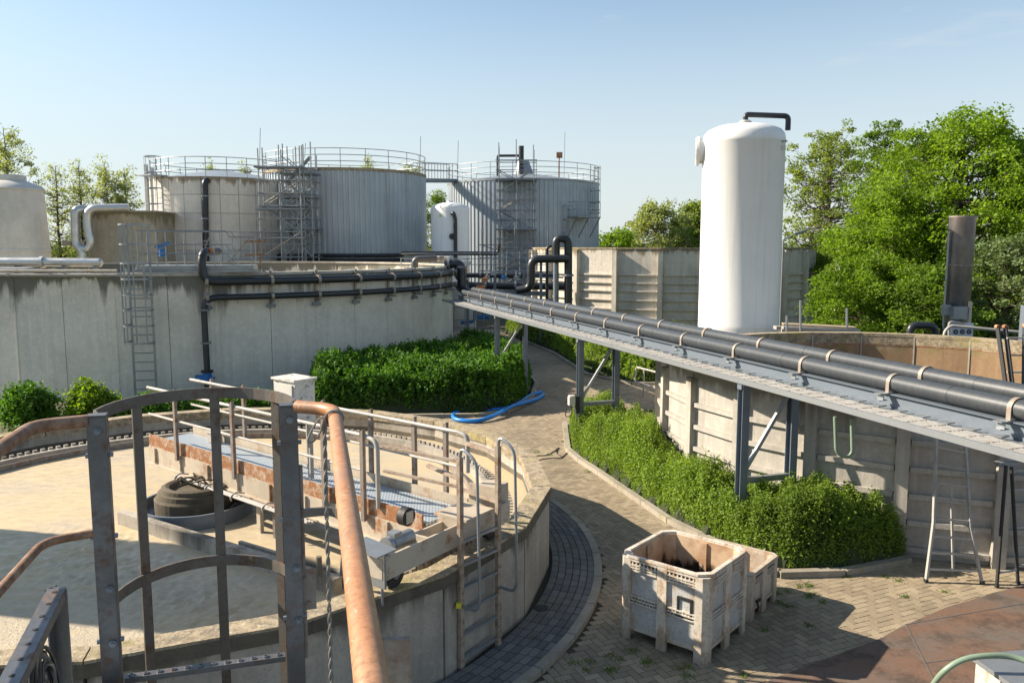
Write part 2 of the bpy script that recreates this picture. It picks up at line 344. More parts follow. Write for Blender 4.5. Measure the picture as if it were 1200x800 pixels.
def gratemat():
    m, nt, N, L, bs = nmat('open_mesh_grating'); v = objc(nt)
    br = N.new('ShaderNodeTexBrick'); br.inputs['Scale'].default_value = 1; br.inputs['Brick Width'].default_value = .055; br.inputs['Row Height'].default_value = .028
    br.inputs['Mortar Size'].default_value = .0065; br.offset = .5
    br.inputs['Color1'].default_value = (.11, .13, .15, 1); br.inputs['Color2'].default_value = (.13, .15, .17, 1); br.inputs['Mortar'].default_value = (.50, .55, .58, 1)
    L.new(v, br.inputs[0]); L.new(br.outputs[0], bs.inputs['Base Color']); bs.inputs['Metallic'].default_value = .2; bs.inputs['Roughness'].default_value = .45; return m
M['grate'] = gratemat()
def binmat(name, out, stain):
    m, nt, N, L, bs = nmat(name); v = objc(nt); n1 = noise(nt, v, 3, 6, .7); n2 = noise(nt, v, 30, 5, .7); z = sepz(nt, v)[2]
    c = mixc(nt, out, tuple(k*.6 for k in out), ramp(nt, n1, .42, .6, 0, .5)); n1c = noise(nt, v, 5.5, 7, .78, (1, 1, .5)); c = mixc(nt, c, stain, ramp(nt, n1c, .52, .60, 0, .75))
    c = mixc(nt, c, (.15, .12, .09), ramp(nt, n2, .53, .66, 0, .6)); low = math_(nt, 'ADD', z, math_(nt, 'MULTIPLY', n1, .3))
    c = mixc(nt, c, (.17, .13, .09), ramp(nt, low, .15, .45, .6, 0)); L.new(c, bs.inputs['Base Color']); bs.inputs['Roughness'].default_value = .6
    bump(nt, n2, .15, .003, bs); return m
M['bin'] = binmat('scuffed_white_plastic', (.60, .54, .45), (.36, .23, .13))
M['bin_panel'] = binmat('grey_plastic_panel', (.46, .46, .44), (.36, .26, .17))
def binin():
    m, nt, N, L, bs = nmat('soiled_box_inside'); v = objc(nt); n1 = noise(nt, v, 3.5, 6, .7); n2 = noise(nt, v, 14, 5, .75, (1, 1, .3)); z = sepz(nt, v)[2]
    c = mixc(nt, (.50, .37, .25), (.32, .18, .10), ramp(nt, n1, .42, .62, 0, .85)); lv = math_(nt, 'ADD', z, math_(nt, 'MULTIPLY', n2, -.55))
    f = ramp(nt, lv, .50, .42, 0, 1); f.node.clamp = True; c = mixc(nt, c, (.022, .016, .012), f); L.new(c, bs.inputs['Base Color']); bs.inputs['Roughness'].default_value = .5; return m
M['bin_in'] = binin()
M['bin_in_old'] = binmat('soiled_plastic_inside', (.42, .29, .18), (.03, .02, .014))
M['recess'] = metal('recess_shade', (.10, .09, .08), 0, .8)  # dark colour that paints the shade inside the box slots
M['bin2'] = binmat('brown_white_plastic', (.50, .42, .33), (.33, .2, .12))
M['leaf_hl'] = leafmat('laurel_leaf', (.06, .155, .018), (.12, .25, .03), .35)
M['leaf_hr'] = leafmat('honeysuckle_leaf', (.14, .23, .03), (.26, .36, .06), .4)
M['leaf_t1'] = leafmat('maple_leaf', (.14, .24, .022), (.25, .37, .04), .5)
M['leaf_t2'] = leafmat('dense_leaf', (.11, .19, .022), (.18, .28, .035), .45)
M['leaf_t3'] = leafmat('pale_leaf', (.19, .25, .06), (.28, .35, .10), .5)
M['leaf_t4'] = leafmat('poplar_leaf', (.24, .28, .13), (.36, .40, .22), .5, c3=(.17, .2, .09))
M['leaf_y'] = leafmat('young_leaf', (.12, .21, .02), (.20, .31, .03), .5)
M['leaf_s'] = leafmat('silver_leaf', (.14, .20, .08), (.22, .28, .14), .35)
M['flower'] = metal('cream_flowers', (.7, .65, .5), 0, .7)
M['grassblade'] = leafmat('grass_blade', (.10, .16, .03), (.16, .23, .05), .3)

# ------------------------------------------------------------------ ground, paving, slab
def arr_mesh(name, verts, faces4, mat, parent=None, smooth=False):
    """verts (N,3) float, faces4 (M,4) int"""
    me = bpy.data.meshes.new(name); nv = len(verts); nf = len(faces4)
    me.vertices.add(nv); me.vertices.foreach_set('co', np.asarray(verts, np.float32).ravel())
    me.loops.add(nf*4); me.loops.foreach_set('vertex_index', np.asarray(faces4, np.int32).ravel())
    me.polygons.add(nf); me.polygons.foreach_set('loop_start', np.arange(0, nf*4, 4, dtype=np.int32))
    try: me.polygons.foreach_set('loop_total', np.full(nf, 4, np.int32))
    except Exception: pass
    me.polygons.foreach_set('use_smooth', np.full(nf, bool(smooth)))
    me.update(calc_edges=True); me.validate(); me.materials.append(mat)
    o = bpy.data.objects.new(name, me); COL.objects.link(o)
    if parent: o.parent = parent
    return o
def inpoly(x, y, P):
    P = np.asarray(P); x = np.asarray(x); y = np.asarray(y); c = np.zeros(x.shape, bool); j = len(P)-1
    for i in range(len(P)):
        xi, yi = P[i]; xj, yj = P[j]
        c ^= ((yi > y) != (yj > y)) & (x < (xj-xi)*(y-yi)/(yj-yi+1e-12)+xi); j = i
    return c
def polydist(x, y, P):
    P = np.asarray(P, float); d = np.full(np.shape(x), 1e9)
    for i in range(len(P)):
        a = P[i]; b = P[(i+1) % len(P)]; ab = b-a
        t = np.clip(((x-a[0])*ab[0]+(y-a[1])*ab[1])/(ab@ab), 0, 1)
        d = np.minimum(d, np.hypot(x-a[0]-t*ab[0], y-a[1]-t*ab[1]))
    return d

MBg = MB(); MBg.box((0, 300, -.55), (1600, 1600, 1.0)); MBg.build('ground', M['ground'], kind='structure')
PAVE = [(-1.5, -6), (16, -6), (16, 11.6), (7.2, 12.6), (6.1, 13.4), (4.6, 11.9), (2.95, 14.3), (2.0, 17.2), (1.45, 19.5), (1.7, 22.5), (4.2, 24.5), (7.5, 26.2), (7.2, 28.8), (4.4, 29.0), (2.9, 31.4), (1.95, 37.6),
        (.6, 42.5), (-1.2, 52), (-6, 62), (-9, 60), (-3.4, 48), (-1.6, 40.5), (0.1, 36.4), (.85, 29.3), (.7, 26.4), (-.3, 23.9), (-1.2, 23.35), (-6.0, 22.7), (-12.5, 21.5), (-14, 12), (-9, 3)]
MBp = MB(); MBp.prism(PAVE, -.06, -.006); MBp.build('paving_bed', M['sand'], kind='structure')
CL = Vector((-5.3, 12.6, 0)); CLR = 5.9
SLAB = [(2.6, 8.5), (3.03, 8.84), (4.76, 9.83), (5.15, 10.13), (6.08, 10.72), (7.65, 11.49), (16, 15.4), (16, -5.9), (2.6, -5.9)]
def boxes(cx, cy, hx, hy, ang, ztop, zbot=-.03, tilt=.0025):
    n = len(cx); c, s = np.cos(ang), np.sin(ang)
    vs = np.zeros((n, 8, 3)); k = 0
    tx = rng.normal(0, tilt, n); ty = rng.normal(0, tilt, n); dz = rng.normal(0, .001, n)
    for zt in (0, 1):
        for (a, b) in ((-1, -1), (1, -1), (1, 1), (-1, 1)):
            sh = 1.0 if zt == 0 else .985
            lx = a*hx*sh; ly = b*hy*sh
            vs[:, k, 0] = cx+lx*c-ly*s; vs[:, k, 1] = cy+lx*s+ly*c
            vs[:, k, 2] = (ztop+dz+lx*tx+ly*ty) if zt else zbot; k += 1
    f = np.array([(4, 5, 6, 7), (0, 1, 5, 4), (1, 2, 6, 5), (2, 3, 7, 6), (3, 0, 4, 7)])
    return vs.reshape(-1, 3), (np.arange(n)[:, None, None]*8+f[None]).reshape(-1, 4)
W = .107; th = R_(24)
hx = []; hy = []; hv = []
for k in range(-420, 420):
    for m_ in range(-110, 110):
        hx.append((k+4*m_+1)*W); hy.append((k+.5)*W); hv.append(0)
        hx.append((k+4*m_+.5)*W); hy.append((k+2)*W); hv.append(1)
hx = np.array(hx); hy = np.array(hy); hv = np.array(hv)
X = hx*math.cos(th)-hy*math.sin(th)+2; Y = hx*math.sin(th)+hy*math.cos(th)+16
ok = inpoly(X, Y, PAVE) & (np.hypot(X-CL.x, Y-CL.y) > CLR+.83) & (Y < 46) & (Y > 5.5) & ~(inpoly(X, Y, SLAB) & (polydist(X, Y, SLAB) > .12)) & (np.abs(X) < .75*Y+.5)
X, Y, hv = X[ok], Y[ok], hv[ok]
lx = np.where(hv == 0, W-.0036, W/2-.0036); ly = np.where(hv == 0, W/2-.0036, W-.0036)
vs, fs = boxes(X, Y, lx, ly, np.full(len(X), th), 0.)
o = arr_mesh('brick_paving', vs, fs, M['paver']); tag(o, kind='structure')
cx = []; cy = []; an = []
for ri in range(6):
    r = CLR+.10+ri*.112; n = int(2*math.pi*r/.214)
    for i in range(n):
        a = 2*math.pi*(i+.5*(ri % 2))/n+.01*ri; cx.append(CL.x+r*math.cos(a)); cy.append(CL.y+r*math.sin(a)); an.append(a+math.pi/2)
vs, fs = boxes(np.array(cx), np.array(cy), .102, .051, np.array(an), .06)
o = arr_mesh('ring_paving', vs, fs, M['paver_ring']); tag(o, kind='structure')
k = MB(); ring_prism(k, CLR+.70, CLR+.0, 90, 0, -.03, .053); k.build('ring_paving_bed', M['sand'], kind='structure')
k = MB()
for i in range(44):
    a0 = 2*math.pi*i/44; a1 = a0+2*math.pi/44-.003
    P = [((CLR+.71)*math.cos(a), (CLR+.71)*math.sin(a)) for a in (a0, (a0+a1)/2, a1)]+[((CLR+.83)*math.cos(a), (CLR+.83)*math.sin(a)) for a in (a1, (a0+a1)/2, a0)]
    k.prism([(p[0]+CL.x, p[1]+CL.y) for p in P][::-1], -.03, .075)
k.build('ring_kerb', M['kerb'], kind='structure')
k = MB(); k.prism(SLAB, -.05, .012); k.build('concrete_slab', M['slab'], kind='structure')
k = MB()
for a, b in (((4.5, 7.2), (5.25, 10.2)), ((5.25, 10.2), (9, 11.4)), ((5.0, 9.2), (9.5, 10.2))):
    k.bar((a[0], a[1], .014), (b[0], b[1], .014), .018, .004)
k.build('slab_joint', M['joint'], kind='structure')
def kerb(pts, name='kerb', w=.13, h=.1):
    k = MB(); pts = [Vector((*p, 0)) for p in pts]
    for a, b in zip(pts[:-1], pts[1:]):
        L_ = (b-a).length; n = max(1, round(L_/1.0)); d = (b-a)/n
        for i in range(n):
            k.bar(a+d*i+d.normalized()*.006+V(0, 0, h/2-.02), a+d*(i+1)-d.normalized()*.006+V(0, 0, h/2-.02), w, h+.04)
    return k.build(name, M['kerb'], kind='structure')
kerb([(1.5, 22.4), (1.38, 19.4), (1.6, 18.4), (1.95, 17.3), (2.88, 14.2), (4.08, 11.78), (5.1, 11.85), (6.35, 12.35)])
kerb([(-12.5, 21.7), (-5.9, 22.9), (-3.8, 23.35), (-1.1, 23.5), (-.2, 24.0), (.62, 26), (.9, 29.2), (.1, 36.4), (-1.5, 40.5)])
kerb([(7.2, 28.9), (4.4, 29.1), (2.95, 31.3), (2.0, 37.6), (.7, 42.5)])
k = MB(); k.prism([(1.55, 22.2), (1.5, 19.4), (2.05, 17.4), (2.95, 14.3), (4.15, 11.9), (6.3, 12.4), (6.4, 14), (4, 24)], -.04, .05); k.build('planting_soil', M['soil'], kind='structure')
# bark crumbs along the kerb + grass tufts in paving joints
def blades(name, cx, cy, n_each, hgt, mat, kindlab, spread=.04, z=0., width=.006):
    vs = []; 
    N_ = len(cx)*n_each; bx = np.repeat(cx, n_each)+rng.normal(0, spread, N_); by = np.repeat(cy, n_each)+rng.normal(0, spread, N_)
    a = rng.uniform(0, 6.28, N_); h = hgt*rng.uniform(.4, 1.2, N_); lean = rng.normal(0, .5, (N_, 2))*h[:, None]
    dx = np.cos(a)*width; dy = np.sin(a)*width; vs = np.zeros((N_, 4, 3))
    vs[:, 0] = np.stack([bx-dx, by-dy, np.full(N_, z)], 1); vs[:, 1] = np.stack([bx+dx, by+dy, np.full(N_, z)], 1)
    vs[:, 2] = np.stack([bx+dx*.3+lean[:, 0], by+dy*.3+lean[:, 1], z+h], 1); vs[:, 3] = np.stack([bx-dx*.3+lean[:, 0], by-dy*.3+lean[:, 1], z+h], 1)
    o = arr_mesh(name, vs.reshape(-1, 3), np.arange(N_*4).reshape(-1, 4), mat); tag(o, kindlab, 'grass', kind='stuff'); return o
gx = []; gy = []
for (a, b, s, n) in ((1.2, 8.9, .5, 14), (2.6, 9.0, .5, 10), (4.2, 11.2, .5, 14), (5.5, 11.9, .5, 12), (.4, 8.9, .3, 8), (1.1, 19, 1.2, 10)):
    gx += list(rng.normal(a, s, n)); gy += list(rng.normal(b, s, n))
gx = np.array(gx); gy = np.array(gy); ok = np.hypot(gx-CL.x, gy-CL.y) > CLR+.85
blades('grass', gx[ok], gy[ok], 40, .035, M['grassblade'], 'short green grass growing in the joints of the brick paving')

# ------------------------------------------------------------------ foliage helpers
def leaves(name, P, size, mat, parent=None, up=.3, aspect=1.7):
    n = len(P); nrm = rng.normal(0, 1, (n, 3)); nrm[:, 2] = np.abs(nrm[:, 2])+up; nrm /= np.linalg.norm(nrm, axis=1)[:, None]
    t = np.cross(nrm, rng.normal(0, 1, (n, 3))); t /= np.linalg.norm(t, axis=1)[:, None]; b = np.cross(nrm, t)
    s = (size*rng.uniform(.6, 1.25, n))[:, None]; vs = np.zeros((n, 4, 3))
    vs[:, 0] = P-t*s*.5*aspect*.6; vs[:, 1] = P+b*s*.32+nrm*s*.08; vs[:, 2] = P+t*s*.5*aspect*.6; vs[:, 3] = P-b*s*.32+nrm*s*.08
    return arr_mesh(name, vs.reshape(-1, 3), np.arange(n*4).reshape(-1, 4), mat, parent)
def vnoise(x, y, s, seed=0):
    r = np.random.default_rng(seed); out = 0
    for i in range(7):
        a = r.uniform(0, 6.28); f = s*r.uniform(.5, 1.8); out = out+np.sin((x*np.cos(a)+y*np.sin(a))*f+r.uniform(0, 6.28))
    return out/7**.5/1.2
def hedge(name, label, P, H, n, size, mat, seed=1, edge=.35, bumpy=.2, cat='hedge', hfun=None):
    P = np.array(P); x0, y0 = P.min(0); x1, y1 = P.max(0); rg = np.random.default_rng(seed)
    t = thing(name, label, cat, (float(P[:, 0].mean()), float(P[:, 1].mean()), 0)); off = np.array([P[:, 0].mean(), P[:, 1].mean()])
    def hh(x, y):
        d = polydist(x, y, P); h = H*(1+bumpy*vnoise(x, y, 2.0, seed)+bumpy*.8*np.abs(vnoise(x, y, 7.5, seed+1))+bumpy*.5*vnoise(x, y, 15, seed+2)-bumpy*.4)
        if hfun is not None: h = h*hfun(x, y)
        return h*np.clip(d/edge, 0, 1)**.4
    xs = []; ys = []
    while sum(map(len, xs)) < n:
        a = rg.uniform(x0, x1, n); b = rg.uniform(y0, y1, n); ok = inpoly(a, b, P); d = polydist(a, b, P)
        ok &= (d < edge*1.1) | (rg.uniform(0, 1, n) < .45)
        xs.append(a[ok]); ys.append(b[ok])
    x = np.concatenate(xs)[:n]; y = np.concatenate(ys)[:n]; h = hh(x, y); d = polydist(x, y, P)
    z = np.where(d < edge, h*rg.uniform(.05, 1.0, n), h-rg.exponential(.06, n)*(1+1.5*H))
    z += np.abs(rg.normal(0, .03, n)); z = np.maximum(z, .03)
    # sprigs standing out of the surface
    ns = n//11; i = rg.integers(0, n, ns); k_ = 6
    sx = np.repeat(x[i], k_)+rg.normal(0, .03, ns*k_); sy = np.repeat(y[i], k_)+rg.normal(0, .03, ns*k_)
    sz = np.repeat(h[i], k_)+np.tile(np.linspace(0, .21*(H/.8)**.5, k_), ns)*np.repeat(rg.uniform(.2, 1.2, ns), k_)
    Pn = np.stack([np.concatenate([x, sx])-off[0], np.concatenate([y, sy])-off[1], np.concatenate([z, sz])], 1)
    leaves('foliage', Pn, size, mat, t)
    # twiggy core
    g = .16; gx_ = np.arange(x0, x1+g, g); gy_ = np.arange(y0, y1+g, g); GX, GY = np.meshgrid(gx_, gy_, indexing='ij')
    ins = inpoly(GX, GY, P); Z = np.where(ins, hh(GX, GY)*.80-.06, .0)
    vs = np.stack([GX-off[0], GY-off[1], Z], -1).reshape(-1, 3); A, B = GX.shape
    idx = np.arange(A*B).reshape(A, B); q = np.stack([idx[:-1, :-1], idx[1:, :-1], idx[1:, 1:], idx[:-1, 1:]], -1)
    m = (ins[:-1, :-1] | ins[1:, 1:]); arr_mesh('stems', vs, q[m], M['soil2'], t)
    return t
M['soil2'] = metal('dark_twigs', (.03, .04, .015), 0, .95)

def tree(name, label, x, y, H, cr, ch, nclump, per, size, mat, seed, trunk=.18, cb=None, clr=.6, sparse=False, lean=(0, 0), group=None, cat='tree', flowers=0):
    rg = np.random.default_rng(seed); t = thing(name, label, cat, (x, y, 0), group=group)
    cb = cb if cb is not None else H-ch; cz = cb+ch/2; mb = MB()
    top = V(lean[0], lean[1], H*.93); pts = []
    nseg = 7
    for i in range(nseg+1):
        f = i/nseg; pts.append(V(lean[0]*f+rg.normal(0, .05)*(i > 0), lean[1]*f+rg.normal(0, .05)*(i > 0), H*.93*f))
    mb.tube(pts, trunk, 8, radii=[trunk*(1-.88*i/nseg) for i in range(nseg+1)]); mb.build('trunk', M['bark'], t, smooth=True)
    br = MB(); C = []
    for i in range(nclump):
        a = rg.uniform(0, 2*math.pi); u = rg.uniform(-1, 1); rr = rg.uniform(.45, 1.)**.6
        if i % 5 == 0: rr *= .6
        cone = 1.0-.28*max(0, u)
        w = math.sqrt(max(0, 1-u*u*.92)); bumpr = 1+.16*math.sin(3*a+seed)+.12*math.sin(7*u+5*a)
        p = V(lean[0]*.7+math.cos(a)*cr*w*rr*bumpr*cone, lean[1]*.7+math.sin(a)*cr*w*rr*bumpr*cone, cz+u*ch/2*(rr*.25+.75)*bumpr**.5); C.append(p)
        if sparse or i % 3 == 0:
            f = min(.95, max(.15, (p.z-.22*math.hypot(p.x, p.y)*2)/ (H*.93))); s0 = V(lean[0]*f, lean[1]*f, H*.93*f)
            mid = (s0+p)/2+V(0, 0, -.1*cr)+V(*rg.normal(0, .08*cr, 3)); r0 = trunk*.32*(1-f*.6)
            br.tube([s0, mid, p], r0, 5, radii=[r0, r0*.6, r0*.2])
    if br.n: br.build('branch', M['bark'], t, smooth=True)
    C = np.array([tuple(c) for c in C]); n = nclump*per; i = np.repeat(np.arange(nclump), per)
    rad = clr*rg.uniform(.6, 1.35, nclump)[i]
    d = rg.normal(0, 1, (n, 3)); d /= np.linalg.norm(d, axis=1)[:, None]; rr = rg.uniform(0, 1, n)**.45
    P = C[i]+d*(rad*rr)[:, None]*np.array([1, 1, .62]); P[:, 2] -= .12*rad*((d[:, 0]**2+d[:, 1]**2)*rr)
    P[:, 2] = np.maximum(P[:, 2], .05)
    leaves('crown', P, size, mat, t, up=.5)
    if flowers:
        j = rg.integers(0, nclump, flowers); f = C[j]+rg.normal(0, clr*.35, (flowers, 3))+np.array([0, -clr*.5, .1])
        f = np.repeat(f, 14, 0)+rg.normal(0, .07, (flowers*14, 3)); leaves('blossom', f, .08, M['flower'], t)
    return t

# ================================================================== LARGE STRUCTURES
# ---- clarifier (round settling tank in the foreground)
T0 = R_(-4.0); NS = 20
cl = thing('settling_tank', 'large round open concrete settling tank full of beige sludge in the foreground', 'settling tank', CL)
k = MB(); panel_wall(k, CLR, NS, T0, -.05, 1.14, .22, .035); ring_prism(k, CLR-.1, CLR-.24, NS, T0, -.05, 1.139); k.build('wall', M['wall_clar'], cl)
k = MB()
A = ngon(CLR+.025, NS, T0); B = ngon(CLR-.27, NS, T0)
for i in range(NS):
    j = (i+1) % NS; a, b, c, d = [Vector(q+(0,)) for q in (A[i], A[j], B[j], B[i])]
    g1 = (b-a).normalized()*.008; g2 = (c-d).normalized()*.008
    k.prism([tuple(p.xy) for p in (a+g1, b-g1, c-g2, d+g2)], 1.14, 1.3)
k.build('rim', M['rim'], cl)
k = MB(); ring_prism(k, CLR-.235, CLR-.243, NS, T0, .84, .96); k.build('waterline', M['rim_side'], cl)
k = MB(); ring_prism(k, CLR+.031, CLR+.01, NS, T0, 1.135, 1.268); k.build('rim_side', M['rim_side'], cl)
k = MB()                                              # overflow channel inside the wall
arc0, arc1 = R_(-42), R_(205)
def arc_wall(Ro, Ri, z0, z1, n=90): k.lathe([(Ri, z0), (Ro, z0), (Ro, z1), (Ri, z1), (Ri, z0)], n, a0=arc0, a1=arc1)
arc_wall(4.98, 4.88, .3, .99)
k.build('overflow_channel', M['wall_clar'], cl)
k = MB()
for i in range(150):
    a = arc0+(arc1-arc0)*(i+.5)/150; k.box((5.03*math.cos(a), 5.03*math.sin(a), .93), (.05, .075, .2), rz=a)
k.build('weir_teeth', M['wall_clar'], cl)
k = MB(); arc_wall(4.64, 4.62, .6, .97); k.build('scum_baffle', M['rail_brown'], cl)
def sludge(name, R, z, parent, seed, mask=None, step=.05):
    g_ = np.arange(-R-step, R+step*2, step); GX, GY = np.meshgrid(g_, g_, indexing='ij'); rr = np.hypot(GX, GY)
    h = .004*vnoise(GX, GY, 2.2, seed)+.0025*vnoise(GX*.6, GY, 7, seed+1)
    if mask is not None:
        m = mask(GX, GY); rg = np.random.default_rng(seed); n = rg.normal(0, 1, GX.shape); n = (n+np.roll(n, 1, 0)+np.roll(n, 1, 1)+np.roll(n, (1, 1), (0, 1)))/2
        h = h+m*(.012*n+.016*np.maximum(vnoise(GX, GY, 9, seed+2), 0)+.022*np.maximum(vnoise(GX, GY, 3.2, seed+3)-.3, 0))
    vs = np.stack([GX, GY, z+h], -1).reshape(-1, 3); A, B = GX.shape; idx = np.arange(A*B).reshape(A, B)
    q = np.stack([idx[:-1, :-1], idx[1:, :-1], idx[1:, 1:], idx[:-1, 1:]], -1); m2 = rr[:-1, :-1] < R
    return arr_mesh(name, vs, q[m2], M['sludge'], parent, smooth=True)
def crust(x, y):
    # roughest just in front of the scum trough
    d = (x-(-.6))*.55+(y-(-.85))*.83; t_ = (x+.6)*.83-(y+.85)*.55
    return np.clip(1-np.abs(d+1.0)/1.1, 0, 1)**.7*np.clip((t_+1.0)/1.5, 0, 1)*np.clip((5.2-np.hypot(x, y))/.4, 0, 1)
sludge('sludge_surface', 5.64, .86, cl, 3, crust, .04)
g = np.random.default_rng(8)
# scum trough on the water, joint angle beam
k = MB(); a, b = V(-5.9, 11.75, .95)-CL, V(-2.1, 9.28, .95)-CL
k.bar(a, b, .13, .2); off = V(.10, .16, 0); k.bar(a.lerp(b, .55)+off, b+off, .05, .17)
k.tube([b+V(-.25, .12, 0), b+V(-.25, .12, .32)], .035, 10)
k.build('scum_trough', M['wall_clar'], cl)
# feed drum
DR = V(-4.95, 12.2, 0)-CL
dm = thing('feed_drum', 'dark crusted round feed drum standing in the middle of the settling tank', 'drum', DR+CL+V(0, 0, .86))
k = MB(); k.lathe([(.59, -.1), (.60, .30), (.575, .33), (.56, .33), (.545, .40), (.50, .41), (.49, .47), (.43, .49), (.38, .47), (.34, .40), (.001, .39)], 44); k.build('drum_body', M['drum'], dm)
k = MB(); k.lathe([(.70, -.1), (.84, -.1), (.84, .22), (.80, .22), (.80, .06), (.62, .06)], 44); k.build('collar', M['girder'], dm, smooth=True)
k = MB()
for i in range(7): k.tube(fillet([(g.uniform(-.3, .3), g.uniform(-.3, .3), .5), (g.uniform(-.3, .3), g.uniform(-.3, .3), .62), (g.uniform(-.3, .3), g.uniform(-.3, .3), .5)], .1), .012, 5)
k.build('chain', M['drum'], dm)

# ---- scraper bridge over the clarifier : local x along (towards the rim), y across (away from the camera)
BO = V(-6.31, 13.76, 1.65); bd = V(.775, -.631, 0).normalized(); BL = 6.76; BW = .76
rzb = math.atan2(bd.y, bd.x)
sb = thing('scraper_bridge', 'rusty beige walkway bridge with blue-grey grating and handrails across the settling tank', 'scraper bridge', BO, rzb)
k = MB(); k.box((BL/2, BW/2, -.02), (BL, BW-.03, .04)); k.build('walkway_grating', M['grate'], sb)
for y, nm in ((-.03, 'side_beam'), (BW+.03, 'side_beam')):
    k = MB(); n = 5
    for i in range(n):
        x0 = BL*i/n+.004; x1 = BL*(i+1)/n-.004; k.box(((x0+x1)/2, y, .02), (x1-x0, .03, .20))
    k.build('toe_board', M['rusty'] if y < 0 else M['rust_beam'], sb)
    k = MB(); k.box((BL/2, y, -.22), (BL, .05, .28)); k.box((BL/2, y+(-.03 if y < 0 else .03), -.37), (BL, .12, .02))
    for i in range(8): k.box((BL*(i+.3)/8, y+(-.035 if y < 0 else .035), -.22), (.02, .05, .26))
    k.build(nm, M['rust_beam'], sb)
k = MB()
for i in range(9): k.box((BL*(i+.5)/9, BW/2, -.2), (.06, BW, .08))
k.build('cross_member', M['beige_paint'], sb)
for side, y, xs in ((0, -.10, (1.05, 2.75, 4.05, 4.95, 5.75)), (1, BW+.10, (.55, 1.55, 2.6, 3.7, 4.8, 5.7, 6.3))):
    for x in xs:
        k = MB(); k.box((x, y, .42), (.062, .05, 1.16)); k.add([(x-.031, y-.025, 1.0), (x+.031, y-.025, 1.0), (x+.031, y+.025, 1.0), (x-.031, y+.025, 1.0), (x-.031, y-.025, 1.001), (x+.031, y-.025, 1.055), (x+.031, y+.025, 1.055), (x-.031, y+.025, 1.001)],
               [(4, 5, 6, 7), (0, 1, 5, 4), (1, 2, 6, 5), (2, 3, 7, 6), (3, 0, 4, 7)]); k.build('railing_post', M['rail_brown'], sb)
    x1 = 5.75 if side == 0 else 6.55
    k = MB(); k.tube([(-.1 if side else .1, y+(.03 if side == 0 else -.03), .96), (x1, y+(.03 if side == 0 else -.03), .96)], .026, 10)
    k.build('top_rail', M['alu'], sb, smooth=True)
    k = MB(); k.tube([(-.1 if side else .1, y+(.03 if side == 0 else -.03), .5), (x1, y+(.03 if side == 0 else -.03), .5)], .020, 8)
    k.build('mid_rail', M['alu'], sb, smooth=True)
k = MB()
for i, y in enumerate((-.26, -.31, -.355)): k.tube([(1.45, y, -.33+.012*i), (4.9, y, -.33+.012*i)], .02, 8)
for x in (1.5, 2.4, 3.1, 3.9, 4.7): k.tube(fillet([(x, -.16, -.30), (x, -.3, -.25), (x, -.40, -.30), (x, -.38, -.36)], .04), .012, 6)
k.build('conduit', M['alu'], sb, smooth=True)
for x, w in ((1.85, 1.05), (2.1, 1.0), (3.55, .95), (3.95, .9)):
    k = MB(); k.box((x, -.2, -.36-w/2*.85), (.09, .06, w*.85)); k.build('support_leg', M['beige_paint'] if x in (2.1, 3.55) else M['flat'], sb)
k = MB(); k.bar((2.15, -.2, -.55), (2.75, -.45, -1.1), .05, .02); k.bar((2.75, -.1, -.55), (2.2, -.2, -.95), .05, .02); k.build('brace', M['flat'], sb)
# small grey box on the deck
k = MB(); k.box((1.0, .62, .09), (.22, .16, .16)); k.box((1.0, .62, .18), (.25, .19, .02)); k.build('junction_box', M['coping'], sb)
# control cabinet on a stand
k = MB()
k.box((3.62, BW-.12, .3), (.05, .05, .92)); k.box((4.0, BW-.12, .3), (.05, .05, .92)); k.build('cabinet_stand', M['alu'], sb)
# end of the near railing: looped pipe
k = MB(); k.tube(fillet([(5.75, -.07, .96), (6.0, -.07, .92), (6.0, -.07, .05)], .12), .03, 10); k.build('rail_end', M['alu'], sb, smooth=True)
k = MB(); k.tube(fillet([(6.55, BW+.07, .96), (6.72, BW+.07, .93), (6.72, BW+.07, .45)], .1), .03, 10); k.build('rail_end', M['alu'], sb, smooth=True)
# end carriage running on the rim
RM = (BO+bd*(BL+.25)+V(.49, .6, 0)*.5)
def loc(p): # world -> bridge local
    q = Vector(p)-BO; c_, s_ = math.cos(-rzb), math.sin(-rzb); return V(q.x*c_-q.y*s_, q.x*s_+q.y*c_, q.z)
c0, c1 = V(-1.46, 8.22, 1.62), V(-.14, 10.12, 1.62)
cd = (c1-c0).normalized(); cn = V(cd.y, -cd.x, 0)
k = MB()
k.bar(loc(c0+cn*.12), loc(c1+cn*.12), .03, .26); k.bar(loc(c0-cn*.16), loc(c1-cn*.16), .03, .2)
for t in (0., .33, .66, 1.): p = c0.lerp(c1, t); k.bar(loc(p-cn*.16), loc(p+cn*.12), .04, .22)
k.build('end_carriage', M['beige_paint'], sb)
k = MB(); p = c0.lerp(c1, .68); k.bar(loc(p-cn*.28+V(0, 0, .17)), loc(p+cn*.22+V(0, 0, .17)), .55, .03); k.bar(loc(p-cn*.02-cd*.275+V(0, 0, .08)), loc(p-cn*.02+cd*.275+V(0, 0, .08)), .4, .16); k.build('step_plate', M['rust_beam'], sb)
k = MB(); p = c0.lerp(c1, .93); k.bar(loc(p-cn*.3-cd*.12+V(0, 0, .2)), loc(p+cn*.12-cd*.12+V(0, 0, .2)), .03, .36); k.bar(loc(p-cn*.1-cd*.12+V(0, 0, .2)), loc(p-cn*.1+cd*.25+V(0, 0, .2)), .3, .3); k.build('drive_box', M['rust_beam'], sb)
for t in (.12, .9):
    p = c0.lerp(c1, t)+V(0, 0, -.17)-cn*.02; k = MB(); k.tube([loc(p-cn*.05), loc(p+cn*.05)], .145, 24); w_ = k.build('wheel', M['black'], sb, smooth=True)
    k = MB(); k.tube([loc(p-cn*.06), loc(p+cn*.075)], .05, 12); k.build('hub', M['steel_d'], w_, smooth=True)
